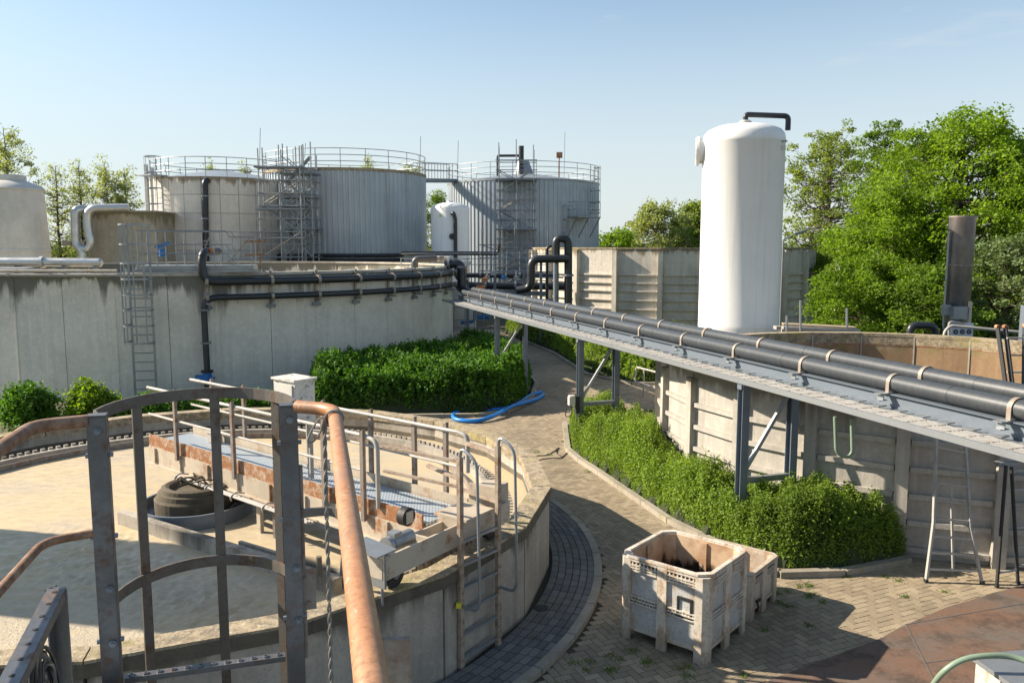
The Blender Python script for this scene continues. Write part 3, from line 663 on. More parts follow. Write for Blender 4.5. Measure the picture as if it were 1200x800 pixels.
p = c0+V(0, 0, .12)-cn*.1+cd*.35
k = MB(); k.tube([loc(p+cd*.0), loc(p+cd*.32)], .09, 16); k.tube([loc(p-cd*.08-cn*.0), loc(p-cd*.02)], .1, 16); k.bar(loc(p+V(0, 0, .1)), loc(p+V(0, 0, .1)+cd*.12), .12, .06); k.build('drive_motor', M['steel'], sb, smooth=True)
p2 = c0-cn*.28+cd*.8+V(0, 0, .28)
k = MB(); k.tube([loc(p2-cn*.05), loc(p2+cn*.05)], .11, 20); k.build('hose_reel', M['black'], sb, smooth=True)
k = MB(); k.bar(loc(p2+cn*.02-V(0, 0, .07)), loc(p2+cn*.02+V(0, 0, .07)), .1, .1); k.build('limit_switch', M['beige_paint'], sb)
k = MB(); k.bar(loc(c0-cn*.28+V(0, 0, .0)), loc(c0+cn*.15+V(0, 0, .0)), .03, .42); k.bar(loc(c0-cn*.25-cd*.02+V(0, 0, .24)), loc(c0+cn*.2-cd*.02+V(0, 0, .2)), .3, .012); k.build('end_plate', M['steel'], sb)
k = MB(); k.tube([loc(c0+cn*.1+V(0, 0, -.4)), loc(c0+cn*.1+V(0, 0, .15))], .015, 6); k.build('guide_rod', M['steel'], sb)
cab = thing('control_cabinet', 'flaking grey-white control cabinet standing on the scraper bridge railing', 'cabinet', at(346, 492, 11.4), rzb)
k = MB(); k.box((0, 0, .30), (.50, .34, .60)); k.box((0, 0, .615), (.55, .4, .03)); k.build('housing', M['cabinet'], cab)
k = MB(); k.box((0, -.185, .30), (.42, .02, .50)); k.build('door', M['cream'], cab)
k = MB(); k.box((.16, -.205, .30), (.02, .03, .08)); k.build('handle', M['black'], cab)
k = MB(); k.box((-.22, -.1, -.42), (.06, .06, .86)); k.box((.2, .1, -.42), (.06, .06, .86)); k.build('post', M['alu'], cab)

# ---- ladder on the outside of the clarifier, with hooped grab rails
la = V(-.68, 9.09, 0); lb = V(-.25, 9.63, 0); ld = (lb-la).normalized(); ln = V(ld.y, -ld.x, 0)
lad = thing('wall_ladder', 'beige steel ladder with hooped grab rails against the settling tank wall', 'ladder', (la+lb)/2+ln*.1)
o0 = (la+lb)/2+ln*.1
for p in (la, lb):
    q = p+ln*.1-o0; k = MB(); k.box(q+V(0, 0, 1.32), (.065, .05, 2.56), rz=math.atan2(ld.y, ld.x)); k.build('stile', M['rail_tan'], lad)
for i in range(6):
    z = .16+i*.285; k = MB(); k.bar(la+ln*.1-o0+V(0, 0, z), lb+ln*.1-o0+V(0, 0, z), .045, .03); k.build('rung', M['steel'], lad)
for p, e in ((la, 1), (lb, 1)):
    q = p+ln*.1-o0; k = MB(); k.tube(fillet([q+V(0, 0, 2.56), q+ln*.02+V(0, 0, 2.72), q+ln*.26+V(0, 0, 2.6), q+ln*.30+V(0, 0, .95), q+ln*.25+V(0, 0, .82), q+V(0, 0, .82)], .12), .019, 8); k.build('grab_rail', M['steel'], lad, smooth=True)
k = MB(); k.box(la+ln*.15-o0+V(-.06, -.03, .85), (.06, .05, .06)); k.build('lock', M['yellow'], lad)
k = MB()
for i, z in enumerate((1.55, 1.85)): k.bar(la+ln*.1-o0+V(0, 0, z+.7), la-o0-ld*.0+V(-.9, .55, z+.72), .04, .03)
k.bar(la+ln*.1-o0+V(0, 0, 2.35), la-o0+V(-.35, .5, 2.35), .05, .04); k.bar(lb+ln*.1-o0+V(0, 0, 2.5), lb-o0+V(-.35, .5, 2.5), .05, .04); k.bar(lb+ln*.1-o0+V(0, 0, 1.9), lb-o0+V(-.4, .45, 1.9), .05, .04)
k.build('gate_bar', M['rail_tan'], lad)

# ---- big storage basin, far left
BC = V(-14.69, 38.15, 0); BR = 11.84; BT0 = -1.715; BDT = 2*math.pi/45
bas = thing('storage_basin', 'very large round grey concrete storage basin with dark drip stains on the left', 'storage basin', BC)
k = MB(); panel_wall(k, BR, 45, BT0, -.1, 4.05, .25, .02); ring_prism(k, BR-.07, BR-.3, 45, BT0, -.1, 4.04)
for i in range(45):
    a = BT0+i*BDT
    if i % 2 == 0 and i < 14: k.box(((BR-.06)*math.cos(a), (BR-.06)*math.sin(a), 2.), (.16, .05, 4.0), rz=a)
k.build('wall', M['wall_left'], bas)
k = MB(); ring_prism(k, BR+.05, BR-.36, 45, BT0, 4.05, 4.15); k.build('coping', M['coping'], bas)
k = MB(); k.lathe([(0, 3.2), (BR-.3, 3.2)], 60); k.build('sludge_surface', M['sludge'], bas)

# ---- right basin
RC = V(8.78, 17.48, 0); RR = 5.42; RT0 = -2.83; RN = 24; RDT = 2*math.pi/RN; RH = 2.55
rb = thing('ribbed_basin', 'round pale concrete basin with upright pillars and horizontal ribs beside the pipe bridge', 'basin', RC)
k = MB(); panel_wall(k, RR, RN, RT0, -.1, RH-.02, .14, .03); k.build('wall', M['wall_right'], rb)
k = MB(); ring_prism(k, RR-.15, RR-.26, RN, RT0, -.1, RH-.02)
k.build('lining', M['lining'], rb)
k = MB(); ring_prism(k, RR+.02, RR-.28, RN, RT0, RH-.02, RH+.06); k.build('rim', M['rim'], rb)
k = MB(); ring_prism(k, RR-.24, RR-.272, RN, RT0, RH-.24, RH-.021); k.build('upper_band', M['rim'], rb)
k = MB(); ring_prism(k, RR-.245, RR-.268, RN, RT0, RH-.275, RH-.241); k.build('tide_mark', M['rusty'], rb)
P = ngon(RR, RN, RT0)
for i in range(RN):
    a = RT0+i*RDT; k = MB(); k.box(((RR+.035)*math.cos(a), (RR+.035)*math.sin(a), 1.2), (.16, .2, 2.46), rz=a); k.build('pillar', M['wall_right'], rb)
k = MB()
for i in range(RN):
    a = V(*P[i], 0); b = V(*P[(i+1) % RN], 0); d = (b-a).normalized(); nn = V(d.y, -d.x, 0)
    for z in (.14, .58, 1.02, 1.46, 1.9):
        k.bar(a+d*.11+nn*.035+V(0, 0, z), b-d*.11+nn*.035+V(0, 0, z), .07, .085)
k.build('rib', M['wall_right'], rb)
k = MB()
for i in range(RN):
    k = MB(); a = RT0+i*RDT; k.box(((RR-.275)*math.cos(a), (RR-.275)*math.sin(a), 2.0), (.02, .035, 1.06), rz=a); k.build('lining_joint', M['coping'], rb)
k = MB(); k.lathe([(0, 1.35), (RR-.25, 1.35)], 48); k.build('liquid_surface', M['drum'], rb)
k = MB(); k.tube([(2.2, .9, 1.3), (2.2, .9, 2.0)], .07, 10); k.build('vent_pipe', M['alu'], rb)

# ---- back compound
KC = V(10.1, 52.5, 0); KR = 8.75; KN = 22; KT0 = -1.80
kb = thing('walled_basin', 'high round stained concrete basin with deep pillars behind the pipe bridge', 'basin', KC)
k = MB(); panel_wall(k, KR, KN, KT0, -.1, 4.92, .2, .04); ring_prism(k, KR-.1, KR-.3, KN, KT0, -.1, 4.9); k.build('wall', M['wall_back'], kb)
k = MB(); ring_prism(k, KR+.04, KR-.32, KN, KT0, 4.92, 5.0); k.build('rim', M['rim'], kb)
P = ngon(KR, KN, KT0)
for i in range(KN):
    a = KT0+i*2*math.pi/KN; k = MB(); k.box(((KR+.12)*math.cos(a), (KR+.12)*math.sin(a), 2.4), (.34, .26, 4.9), rz=a); k.build('pillar', M['wall_back'], kb)
k = MB()
for i in range(KN):
    a = V(*P[i], 0); b = V(*P[(i+1) % KN], 0); d = (b-a).normalized(); nn = V(d.y, -d.x, 0)
    for z in (.6, 1.1, 1.6, 2.1, 2.6, 3.05, 3.5):
        k.bar(a+d*.14+nn*.06+V(0, 0, z), b-d*.14+nn*.06+V(0, 0, z), .12, .08)
k.build('rib', M['wall_back'], kb)

# ---- vertical tanks
def cyl_R(x0, x1, y, f_=.995):                       # silhouette pixels -> centre x, radius
    r0 = (x0-600)/F_PX; r1 = (x1-600)/F_PX; a0 = math.atan(r0*f_); a1 = math.atan(r1*f_); m = (a0+a1)/2
    D = y/math.cos(m); return y*math.tan(m), D*math.sin((a1-a0)/2)
def corr(R, pitch, z0, z1, depth=.06):
    n = int(2*math.pi*R/pitch); k = MB(); vs = []
    for z in (z0, z1):
        for i in range(n):
            for (f, d) in ((0, 0), (.32, 0), (.45, depth), (.85, depth)):
                a = 2*math.pi*(i+f)/n; vs.append(((R+d)*math.cos(a), (R+d)*math.sin(a), z))
    m = n*4; k.add(vs, [(i, (i+1) % m, m+(i+1) % m, m+i) for i in range(m)]); return k
def roof_rail(parent, R, z, h=1.1, n=24, a0=0., a1=2*math.pi, mat='steel', mids=2):
    for i in range(n+1 if a1-a0 < 6.28 else n):
        a = a0+(a1-a0)*i/n; k = MB(); k.tube([(R*math.cos(a), R*math.sin(a), z), (R*math.cos(a), R*math.sin(a), z+h)], .028, 6); k.build('railing_post', M[mat], parent)
    for j in range(mids+1):
        zz = z+h*(j+1)/(mids+1); k = MB(); m = n*3
        k.tube([(R*math.cos(a0+(a1-a0)*i/m), R*math.sin(a0+(a1-a0)*i/m), zz) for i in range(m+1)], .026, 6, cap=False); k.build('rail', M[mat], parent)
def cage_ladder(parent, p, out, z0, z1, w=.5, cage0=2.3, r=.36, mat='steel', hoop=.9, bars=5, rung=.3):
    out = Vector(out).normalized(); t = V(-out.y, out.x, 0); p = Vector(p)
    for s in (-1, 1):
        k = MB(); k.tube([p+t*s*w/2+V(0, 0, z0), p+t*s*w/2+V(0, 0, z1+1.1)], .03, 6); k.build('stile', M[mat], parent)
    z = z0+.25
    while z < z1: k = MB(); k.tube([p-t*w/2+V(0, 0, z), p+t*w/2+V(0, 0, z)], .014, 5); z += rung; k.build('rung', M[mat], parent)
    k = MB(); z = z0+cage0; hs = []
    while z <= z1+1.1+.01:
        hp = [p-t*w/2+V(0, 0, z)]+[p+out*r*1.0+t*math.cos(a)*-r*1.05+out*math.sin(a)*r+V(0, 0, z) for a in np.linspace(-.25, math.pi+.25, 11)]+[p+t*w/2+V(0, 0, z)]
        for a, b in zip(hp[:-1], hp[1:]): k.bar(a, b, .012, .06)
        z += hoop
    k.build('hoop', M[mat], parent)
    for i in range(bars):
        a = math.pi*(i+.5)/bars; q = p+out*r-t*math.cos(a)*r*1.05+out*math.sin(a)*r
        k = MB(); k.bar(q+V(0, 0, z0+cage0), q+V(0, 0, z1+1.1), .04, .01, up=out); k.build('cage_bar', M[mat], parent)

# concrete tank
x, R = cyl_R(174, 339, 57, .984); CTC = V(x, 57, 0); zt = at(260, 206.5, 57-R).z
ct = thing('concrete_tank', 'round grey tank of square concrete blocks with a grey roof and roof railing', 'tank', CTC)
M['tank_conc2'] = concrete('block_concrete', (.64, .62, .57), (.50, .48, .44), .25, top=zt, topcol=(.2, .15, .09), topdepth=1.0, joints=(R, 1.15, 1.2))
k = MB(); k.lathe([(R, -.1), (R, zt), (R-.25, zt)], 72); k.build('wall', M['tank_conc2'], ct, smooth=True)
k = MB(); k.lathe([(R-.05, zt-.05), (R*.55, zt+.45), (0.01, zt+.85)], 48); k.build('roof', M['roofgrey'], ct, smooth=True)
roof_rail(ct, R-.1, zt, 1.25, 22)
out = V(-.55, -.85, 0).normalized(); cage_ladder(ct, out*(R+.15), out, 4.5, zt+.2, .55, .3, .45, hoop=1.0, bars=5)
k = MB(); p = out*(R+.55); k.box((p.x, p.y, zt+.05), (1.4, 1.2, .08), rz=math.atan2(out.y, out.x)+math.pi/2); k.build('landing', M['steel'], ct)
k = MB(); q = V(-.8, -.6, 0).normalized()*(R+.25); k.tube([q+V(0, 0, 3), q+V(0, 0, zt+.9)], .16, 10); k.tube([q+V(.5, -.1, 3), q+V(.5, -.1, zt+.7)], .11, 10); k.build('downpipe', M['insul'], ct, smooth=True)
bp = thing('black_riser', 'black vertical pipe clipped to the front of the concrete block tank', 'pipe', CTC)
k = MB(); a_ = at(241, 300, CTC.y-R-.2)-CTC; b_ = at(240, 212, CTC.y-R-.2)-CTC; k.tube(fillet([a_-V(0, 0, 1), b_, b_+V(.1, .7, .05)], .3), .2, 12); k.build('pipe', M['black_pipe'], bp, smooth=True)
for f in (.2, .5, .8):
    k = MB(); p = a_.lerp(b_, f); k.tube([p-V(0, 0, .05), p+V(0, 0, .05)], .235, 12); k.bar(p, p+V(0, .5, 0), .06, .06); k.build('clamp', M['steel_d'], bp)

# corrugated tank, middle
x, R = cyl_R(312, 499.5, 60); C1 = V(x, 60, 0); zt = at(405, 197, 60-R).z
c1t = thing('corrugated_tank', 'wide blue-grey corrugated metal tank with roof railing, in the middle of the row', 'tank', C1, group='corrugated tanks')
corr(R, .36, 4.6, zt-.12).build('cladding', M['clad'], c1t)
k = MB(); k.lathe([(R-.15, -.1), (R-.15, 4.62), (R-.02, 4.62)], 64); k.build('base', M['tank_conc'], c1t, smooth=True)
k = MB(); k.lathe([(R+.02, zt-.14), (R+.09, zt-.12), (R+.09, zt+.06), (R-.2, zt+.06), (.01, zt+.5)], 64); k.build('roof', M['rim'], c1t)
roof_rail(c1t, R+.02, zt+.06, 1.25, 22)
k = MB()
for px_ in (453, 474):
    c_ = at(px_, 250, 60-R*.8); dd = V(c_.x-C1.x, 0, 0); yy = -math.sqrt(max(0, (R+.07)**2-dd.x**2)); k.box((dd.x, yy, (4.6+zt)/2), (.07, .05, zt-4.7))
k.build('seam_strip', M['steel'], c1t)
k = MB()
for i, z in enumerate((4.45, 4.15, 3.8)): k.tube([((R+.25)*math.cos(a), (R+.25)*math.sin(a), z) for a in np.linspace(-2.6, -.7, 24)], .11, 8)
k.build('base_pipe', M['black_pipe'], c1t, smooth=True)

# corrugated tank, right
x, R = cyl_R(526, 700.5, 71); C2 = V(x, 71, 0); zt = at(612, 209, 71-R).z
c2t = thing('corrugated_tank', 'corrugated metal tank on the right of the row with scaffold and side platform', 'tank', C2, group='corrugated tanks')
corr(R, .38, 1.0, zt-.12).build('cladding', M['clad'], c2t)
k = MB(); k.lathe([(R-.15, -.1), (R-.15, 1.02), (R-.02, 1.02)], 64); k.build('base', M['tank_conc'], c2t)
k = MB(); k.lathe([(R+.02, zt-.14), (R+.09, zt-.12), (R+.09, zt+.04), (R-.2, zt+.06), (.9, zt+.9), (.5, zt+2.0), (.01, zt+2.05)], 64); k.build('roof', M['steel'], c2t)
roof_rail(c2t, R+.02, zt+.06, 1.3, 22)
k = MB(); k.tube(fillet([(-2.2, -1.5, zt), (-2.2, -1.5, zt+2.3), (-.2, -1.6, zt+2.3)], .15), .11, 8); k.tube([(-.2, -1.6, zt+.3), (-.2, -1.6, zt+3.1)], .22, 12); k.build('vent', M['black_pipe'], c2t, smooth=True)
k = MB(); k.tube([(3.0, -2, zt), (3.0, -2, zt+2.2)], .05, 6); k.box((3.0, -2, zt+2.3), (.5, .4, .45)); k.build('beacon', M['rusty'], c2t)
# side platform and ladder at the right edge
pa = V(.62, -.78, 0).normalized(); pt = V(-pa.y, pa.x, 0)
for z in (zt-3.0,):
    k = MB(); c_ = pa*(R+.6)+pt*.5; k.box((c_.x, c_.y, z), (1.3, 2.6, .08), rz=math.atan2(pa.y, pa.x)); k.build('side_platform', M['steel'], c2t)
    for s in (-1.25, 0, 1.25):
        q = pa*(R+1.2)+pt*(.5+s); k = MB(); k.tube([q+V(0, 0, z), q+V(0, 0, z+1.2)], .03, 6); k.build('platform_post', M['steel'], c2t)
        k = MB(); k.bar(q+V(0, 0, z), pa*(R)+pt*(.5+s)+V(0, 0, z-1.6), .06, .06); k.build('bracket', M['steel'], c2t)
    k = MB()
    for h in (.6, 1.2):
        k.tube([pa*(R+.05)+pt*1.75+V(0, 0, z+h), pa*(R+1.2)+pt*1.75+V(0, 0, z+h), pa*(R+1.2)-pt*.75+V(0, 0, z+h), pa*(R+.05)-pt*.75+V(0, 0, z+h)], .03, 6)
    k.build('platform_rail', M['steel'], c2t)
cage_ladder(c2t, pa*(R+.12)+pt*1.9, pa, zt-2.9, zt+.1, .5, .3, .38, hoop=.9, bars=3)
pb = V(.5, -.87, 0).normalized(); cage_ladder(c2t, pb*(R+.15), pb, 1.5, zt-3.2, .5, 2.4, .38, hoop=1.1, bars=3)

# walkway between the corrugated tanks
k = MB(); R2c = cyl_R(526, 700.5, 71)[1]; R1c = cyl_R(312, 499.5, 60)[1]
wa = C1+V(math.cos(R_(32)), math.sin(R_(32)), 0)*R1c; wb = C2+V(math.cos(R_(206)), math.sin(R_(206)), 0)*R2c; wa.z = at(512, 211.5, wa.y).z; wb.z = at(530, 212, wb.y).z
wk = thing('roof_walkway', 'grey steel walkway joining the roofs of the two corrugated tanks', 'walkway', wa)
wb = wb-wa; k.bar(V(0, 0, 0), wb, .9, .3); k.build('deck', M['steel_d'], wk)
dn = V(wb.y, -wb.x, 0).normalized()
for s in (-.42, .42):
    for h in (.65, 1.2):
        k = MB(); k.tube([dn*s+V(0, 0, .15+h), wb+dn*s+V(0, 0, .15+h)], .03, 6); k.build('rail', M['steel'], wk)
    for f in np.linspace(0, 1, 7):
        k = MB(); k.tube([wb*f+dn*s, wb*f+dn*s+V(0, 0, 1.35)], .03, 6); k.build('railing_post', M['steel'], wk)

# small white tank
x, R = cyl_R(505.5, 550.5, 55); zt = at(528, 243, 55-R).z
wt = thing('small_white_tank', 'small white domed tank with yellow label standing between the corrugated tanks', 'tank', (x, 55, 0))
k = MB(); k.lathe([(R, -.1), (R, zt), (R*.96, zt+.1), (R*.75, zt+.24), (R*.4, zt+.36), (.01, zt+.40)], 48); k.build('shell', M['white'], wt, smooth=True)
k = MB(); k.lathe([(.2, zt+.3), (.2, zt+.5), (.01, zt+.5)], 16); k.build('cap', M['white'], wt, smooth=True)
k = MB(); p = V(.32, -R*.96-.1, 0); k.tube(fillet([p+V(-.12, .15, zt-.45), p+V(0, -.05, zt-.35), p+V(.12, 0, zt-.75), p+V(.12, 0, 3.2)], .2), .13, 10); k.tube([p+V(-.15, .3, zt-1.9), p+V(-.1, -.05, zt-1.9)], .2, 12); k.build('pipe', M['black_pipe'], wt, smooth=True)
k = MB(); k.add([(-.68, -R*.86-.02, zt-.62), (-.46, -R*.93-.02, zt-.62), (-.57, -R*.9-.03, zt-.42)], [(0, 1, 2)]); k.build('warning_label', M['yellow'], wt)
k = MB(); k.lathe([(R+.06, 3.9), (R+.06, 4.05), (R, 4.05)], 48); k.build('band', M['cream'], wt)

# cream tank far left
x, R = cyl_R(-24, 60.5, 48); zt = at(20, 220, 48-R).z
gt = thing('cream_tank', 'cream-grey domed tank with a flat square cap at the left edge of the photo', 'tank', (x, 48, 0))
k = MB(); k.lathe([(R, -.1), (R, 4.5), (R*.92, zt-.05), (R*.97, zt-.03), (R*.97, zt+.04), (R*.85, zt+.25), (R*.5, zt+.5), (R*.3, zt+.55), (.01, zt+.56)], 48); k.build('shell', M['cream'], gt, smooth=True)
k = MB(); k.lathe([(R*.45, zt+.45), (R*.45, zt+.85), (.01, zt+.85)], 8, a0=.4, a1=.4+2*math.pi); k.build('cap', M['cream'], gt)
k = MB(); k.lathe([(R+.03, 4.75), (R+.05, 4.85), (R, 4.95)], 48); k.build('band', M['cream'], gt)

# concrete block house behind the U pipes
p0 = at(108, 300, 50); p1 = at(186, 300, 50); zt = at(140, 248.5, 50).z
cb = thing('concrete_block', 'square brownish concrete chamber between the cream tank and the block tank', 'chamber', ((p0.x+p1.x)/2, 52, 0))
M['chamber'] = concrete('chamber_concrete', (.42, .37, .28), (.26, .22, .16), .4, top=zt, topcol=(.16, .14, .07), topdepth=1.2)
k = MB(); k.box((0, 0, zt/2-.05), (p1.x-p0.x, 4.5, zt+.1)); k.build('wall', M['chamber'], cb)
k = MB(); k.box((0, 0, zt+.04), (p1.x-p0.x+.2, 4.7, .08)); k.build('coping', M['coping'], cb)

# tall white silo
x, R = cyl_R(820, 915.5, 26.5); zt = at(870, 148, 26.5-R*.9).z
si = thing('white_silo', 'tall white cylindrical silo with a black pipe on its domed top', 'silo', (x, 26.5, 0))
k = MB(); k.lathe([(R, -.1), (R, 2.4), (R*1.003, 2.42), (R*1.003, 2.52), (R, 2.54), (R, zt-.42), (R*1.01, zt-.4), (R*1.01, zt-.3), (R*.985, zt-.12), (R*.9, zt+.02), (R*.65, zt+.16), (R*.3, zt+.23), (.01, zt+.25)], 64); k.build('shell', M['white'], si, smooth=True)
k = MB(); zc = at(822, 176, 26.5).z; md = V(-.97, .22, 0).normalized(); mt = V(-md.y, md.x, 0)
k.tube([md*(R-.2)+V(0, 0, zc), md*(R+.13)+V(0, 0, zc)], .40, 28); k.tube([md*(R+.11)+V(0, 0, zc), md*(R+.19)+V(0, 0, zc)], .47, 28); k.tube([md*(R+.19)+V(0, 0, zc), md*(R+.22)+V(0, 0, zc)], .30, 24)
for i in range(16):
    a = 2*math.pi*i/16; k.box(md*(R+.2)+mt*.42*math.cos(a)+V(0, 0, zc+.42*math.sin(a)), (.05, .04, .04))
k.build('manhole', M['white'], si, smooth=True)
for zz_ in (): k = MB(); k.lathe([(R-.01, zz_-.03), (R+.002, zz_-.015), (R+.002, zz_+.015), (R-.01, zz_+.03)], 64); k.build('weld_seam', M['white'], si, smooth=True)
k = MB(); k.tube([(.0, -.1, zt+.15), (.0, -.1, zt+.34)], .13, 16); k.tube([(.0, -.1, zt+.27), (.0, -.1, zt+.31)], .19, 16); k.build('flange', M['cream'], si, smooth=True)
k = MB(); k.tube(fillet([(.0, -.1, zt+.3), (.0, -.1, zt+.52), (R+.02, -.3, zt+.44), (R+.02, -.3, zt-.0)], .14), .085, 12); k.build('pipe', M['black_pipe'], si, smooth=True)
k = MB(); k.box((1.0, -R*.72, zt-.62), (.1, .03, .13)); k.build('name_plate', M['cream'], si)
k = MB(); k.box((1.02, -R*.72, zt-.42), (.16, .04, .04)); k.build('lug', M['steel_d'], si)

# ---- unseen neighbour left of the frame whose shadow lies on the sludge
ns = thing('neighbour_silo', 'tall cream silo standing left of the settling tank', 'silo', (-13.6, 11.55, 0))
k = MB(); k.lathe([(1.2, -.1), (1.2, 7.4), (.9, 7.8), (.01, 8.0)], 48); k.build('shell', M['cream'], ns, smooth=True)

# ================================================================== PIPE BRIDGE
PB = V(5.42, 8.16, 0); PBA = math.atan2(.3095, .9509)
br = thing('pipe_bridge', 'long galvanised steel pipe bridge on trestle legs running diagonally to the right edge', 'pipe bridge', PB, PBA)
S0, S1 = -3.1, 27.0; ZB = 2.755
k = MB(); k.bar((0, S0, ZB+.045), (0, S1, ZB+.045), .03, .085); k.bar((.05, S0, ZB+.005), (.05, S1, ZB+.005), .10, .010); k.build('edge_channel', M['steel'], br)
k = MB(); k.bar((.35, S0, ZB+.03), (.35, S1, ZB+.03), .62, .008)
k.build('cable_tray', M['steel'], br)
k = MB()
for i in range(11):
    x = .06+i*.038; s_ = S0; pts = []
    while s_ < S1: pts.append((x+random.uniform(-.012, .012), s_, ZB+.048+random.uniform(0, .014))); s_ += .45
    k.tube(pts, .013, 5)
k.build('cable_bundle', M['cables'], br)
s_ = S0+.15; k = MB()
while s_ < S1: k.box((.535, s_, ZB+.075), (.17, .13, .014), rz=.2); k.box((.50, s_, ZB+.05), (.03, .1, .05)); s_ += .38
k.build('tray_clip', M['steel'], br, kind='stuff')
k = MB(); s_ = S0
while s_ < S1: k.box((.25, s_, ZB+.066), (.42, .012, .006)); s_ += .29
k.build('cable_tie', M['strap'], br, kind='stuff')
for x, nm in ((.70, 'front_girder'), (1.18, 'rear_girder')):
    k = MB(); k.bar((x, S0, ZB+.13), (x, S1, ZB+.13), .012, .22); k.bar((x, S0, ZB+.015), (x, S1, ZB+.015), .14, .012); k.bar((x, S0, ZB+.24), (x, S1, ZB+.24), .14, .012); k.build(nm, M['girder'], br)
k = MB()
for s_ in np.arange(S0+.2, S1, 1.24): k.box((.94, s_, ZB+.12), (.46, .06, .2))
k.build('cross_beam', M['steel_d'], br, kind='stuff')
PR = .119
for x, zc in ((.77, 3.135), (1.20, 3.235)):
    pp = thing('black_pipe', 'nearer of the two fat black pipes strapped on the pipe bridge' if x < .9 else 'farther of the two fat black pipes strapped on the pipe bridge', 'pipe', PB, PBA, 'pipes on the bridge')
    k = MB(); k.tube([(x, S0, zc), (x, 3.95, zc), (x, 10.5, zc), (x, 20, zc), (x, S1-.6, zc)], PR, 30)
    for s_ in (1.75, 5.1, 9.6, 13.4, 18.3, 22.5): k.tube([(x, s_, zc), (x, s_+.012, zc)], PR+.003, 30)
    k.build('pipe', M['pipe_big'], pp, smooth=True)
    s_ = -1.03+(0 if x < .9 else -.12)
    while s_ < S1-1:
        sk = MB(); N_ = 14; q_ = PR+.012
        pts = [(x-q_, s_, zc-PR-.01)]+[(x+q_*math.cos(a), s_, zc+q_*math.sin(a)) for a in np.linspace(math.pi, 0, N_)]+[(x+q_, s_, zc-PR-.01)]
        for a, b in zip(pts[:-1], pts[1:]): sk.bar(a, b, .06, .010, up=(V(*a)+V(*b))/2-V(x, s_, zc))
        sk.build('strap', M['strap'], pp)
        zs = zc-PR-.012; g0 = ZB+.25
        sk = MB(); sk.box((x-.06, s_, zs), (.48, .12, .012)); sk.box((x-.24, s_, zs-.045), (.012, .11, .08)); sk.box((x-.24, s_, zs-.09), (.14, .11, .01)); sk.box((x-.1, s_, (zs+g0)/2), (.012, .11, zs-g0)); sk.box((x+.05, s_, (zs+g0)/2), (.012, .11, zs-g0)); sk.box((x-.03, s_, g0+.004), (.34, .11, .008)); sk.build('saddle', M['steel'], pp)
        s_ += 1.875
for ti, s_ in enumerate((-1.75, 5.25, 12.23, 19.3)):
    t_ = thing('trestle', ['steel trestle with diagonal brace carrying the bridge just outside the right edge', 'nearest galvanised trestle under the pipe bridge, its feet in the green hedge',
              'galvanised trestle under the pipe bridge beside the paved road, with a meter box', 'farthest galvanised trestle under the pipe bridge, standing in the laurel hedge'][ti], 'trestle', PB+Vector((-.3095*s_, .9509*s_, 0)), PBA, 'trestles of the pipe bridge')
    for x in (.07, 1.05):
        k = MB(); k.box((x, 0, ZB/2), (.012, .13, ZB-.02)); k.box((x, -.07, ZB/2), (.14, .012, ZB-.02)); k.box((x, .07, ZB/2), (.14, .012, ZB-.02)); k.build('leg', M['girder'], t_)
        k = MB(); k.box((x, 0, .02), (.24, .24, .03)); k.build('foot_plate', M['steel'], t_)
    k = MB(); k.bar((1.0, 0, 2.60), (.1, 0, 1.22), .06, .06); k.build('brace', M['steel'], t_)
    k = MB(); k.bar((.12, 0, 1.1), (1.0, 0, 1.1), .08, .10); k.build('tie_beam', M['steel'], t_)
    k = MB(); k.bar((.12, 0, .96), (.75, 0, .06), .06, .06); k.build('brace', M['steel'], t_)
    k = MB(); k.box((.60, 0, ZB-.05), (1.25, .12, .08)); k.build('head_beam', M['girder'], t_)
tp = PB+Vector((-.3095*12.23, .9509*12.23, 0))
mb_ = thing('meter_box', 'small grey meter box clipped low on the middle trestle leg', 'meter box', tp+V(-.1, -.14, 1.12), PBA)
k = MB(); k.box((-.06, 0, .1), (.16, .12, .2)); k.tube([(-.06, 0, .2), (-.06, 0, .24)], .09, 14); k.build('housing', M['cream'], mb_)
k = MB(); k.box((.09, 0, 0), (.1, .12, .42)); k.build('cover', M['black'], mb_)
k = MB(); k.tube(fillet([(-.06, 0, 0), (-.06, -.05, -.25), (-.25, -.05, -.3), (-.2, 0, -.05)], .1), .012, 6); k.build('cable', M['black'], mb_)
uh = MB(); p = at(979, 455, 13.5)
uh.tube(fillet([at(978.5, 488, 11.2), at(980, 531, 11.2), at(994, 536, 11.2), at(999, 530, 11.2), at(998, 490, 11.2)], .12), .026, 10)
uh.build('hanging_hose', M['hose_green'], None, True, label='green-grey hose hanging in a U under the pipe bridge', cat='hose')
# dark valve cluster at the end of the basin wall
vc = thing('black_drain_pipe', 'black drain pipe dropping from under the pipe bridge at the basin corner', 'pipe', at(781, 430, 18.8))
k = MB(); k.tube(fillet([(0, 0, .45), (0, 0, -.45), (-.15, 0, -.6)], .1), .09, 12); k.build('pipe', M['black_pipe'], vc, smooth=True)
k = MB(); k.tube([(-.1, -.12, .02), (.02, -.1, .02)], .14, 12); k.build('valve', M['black'], vc)

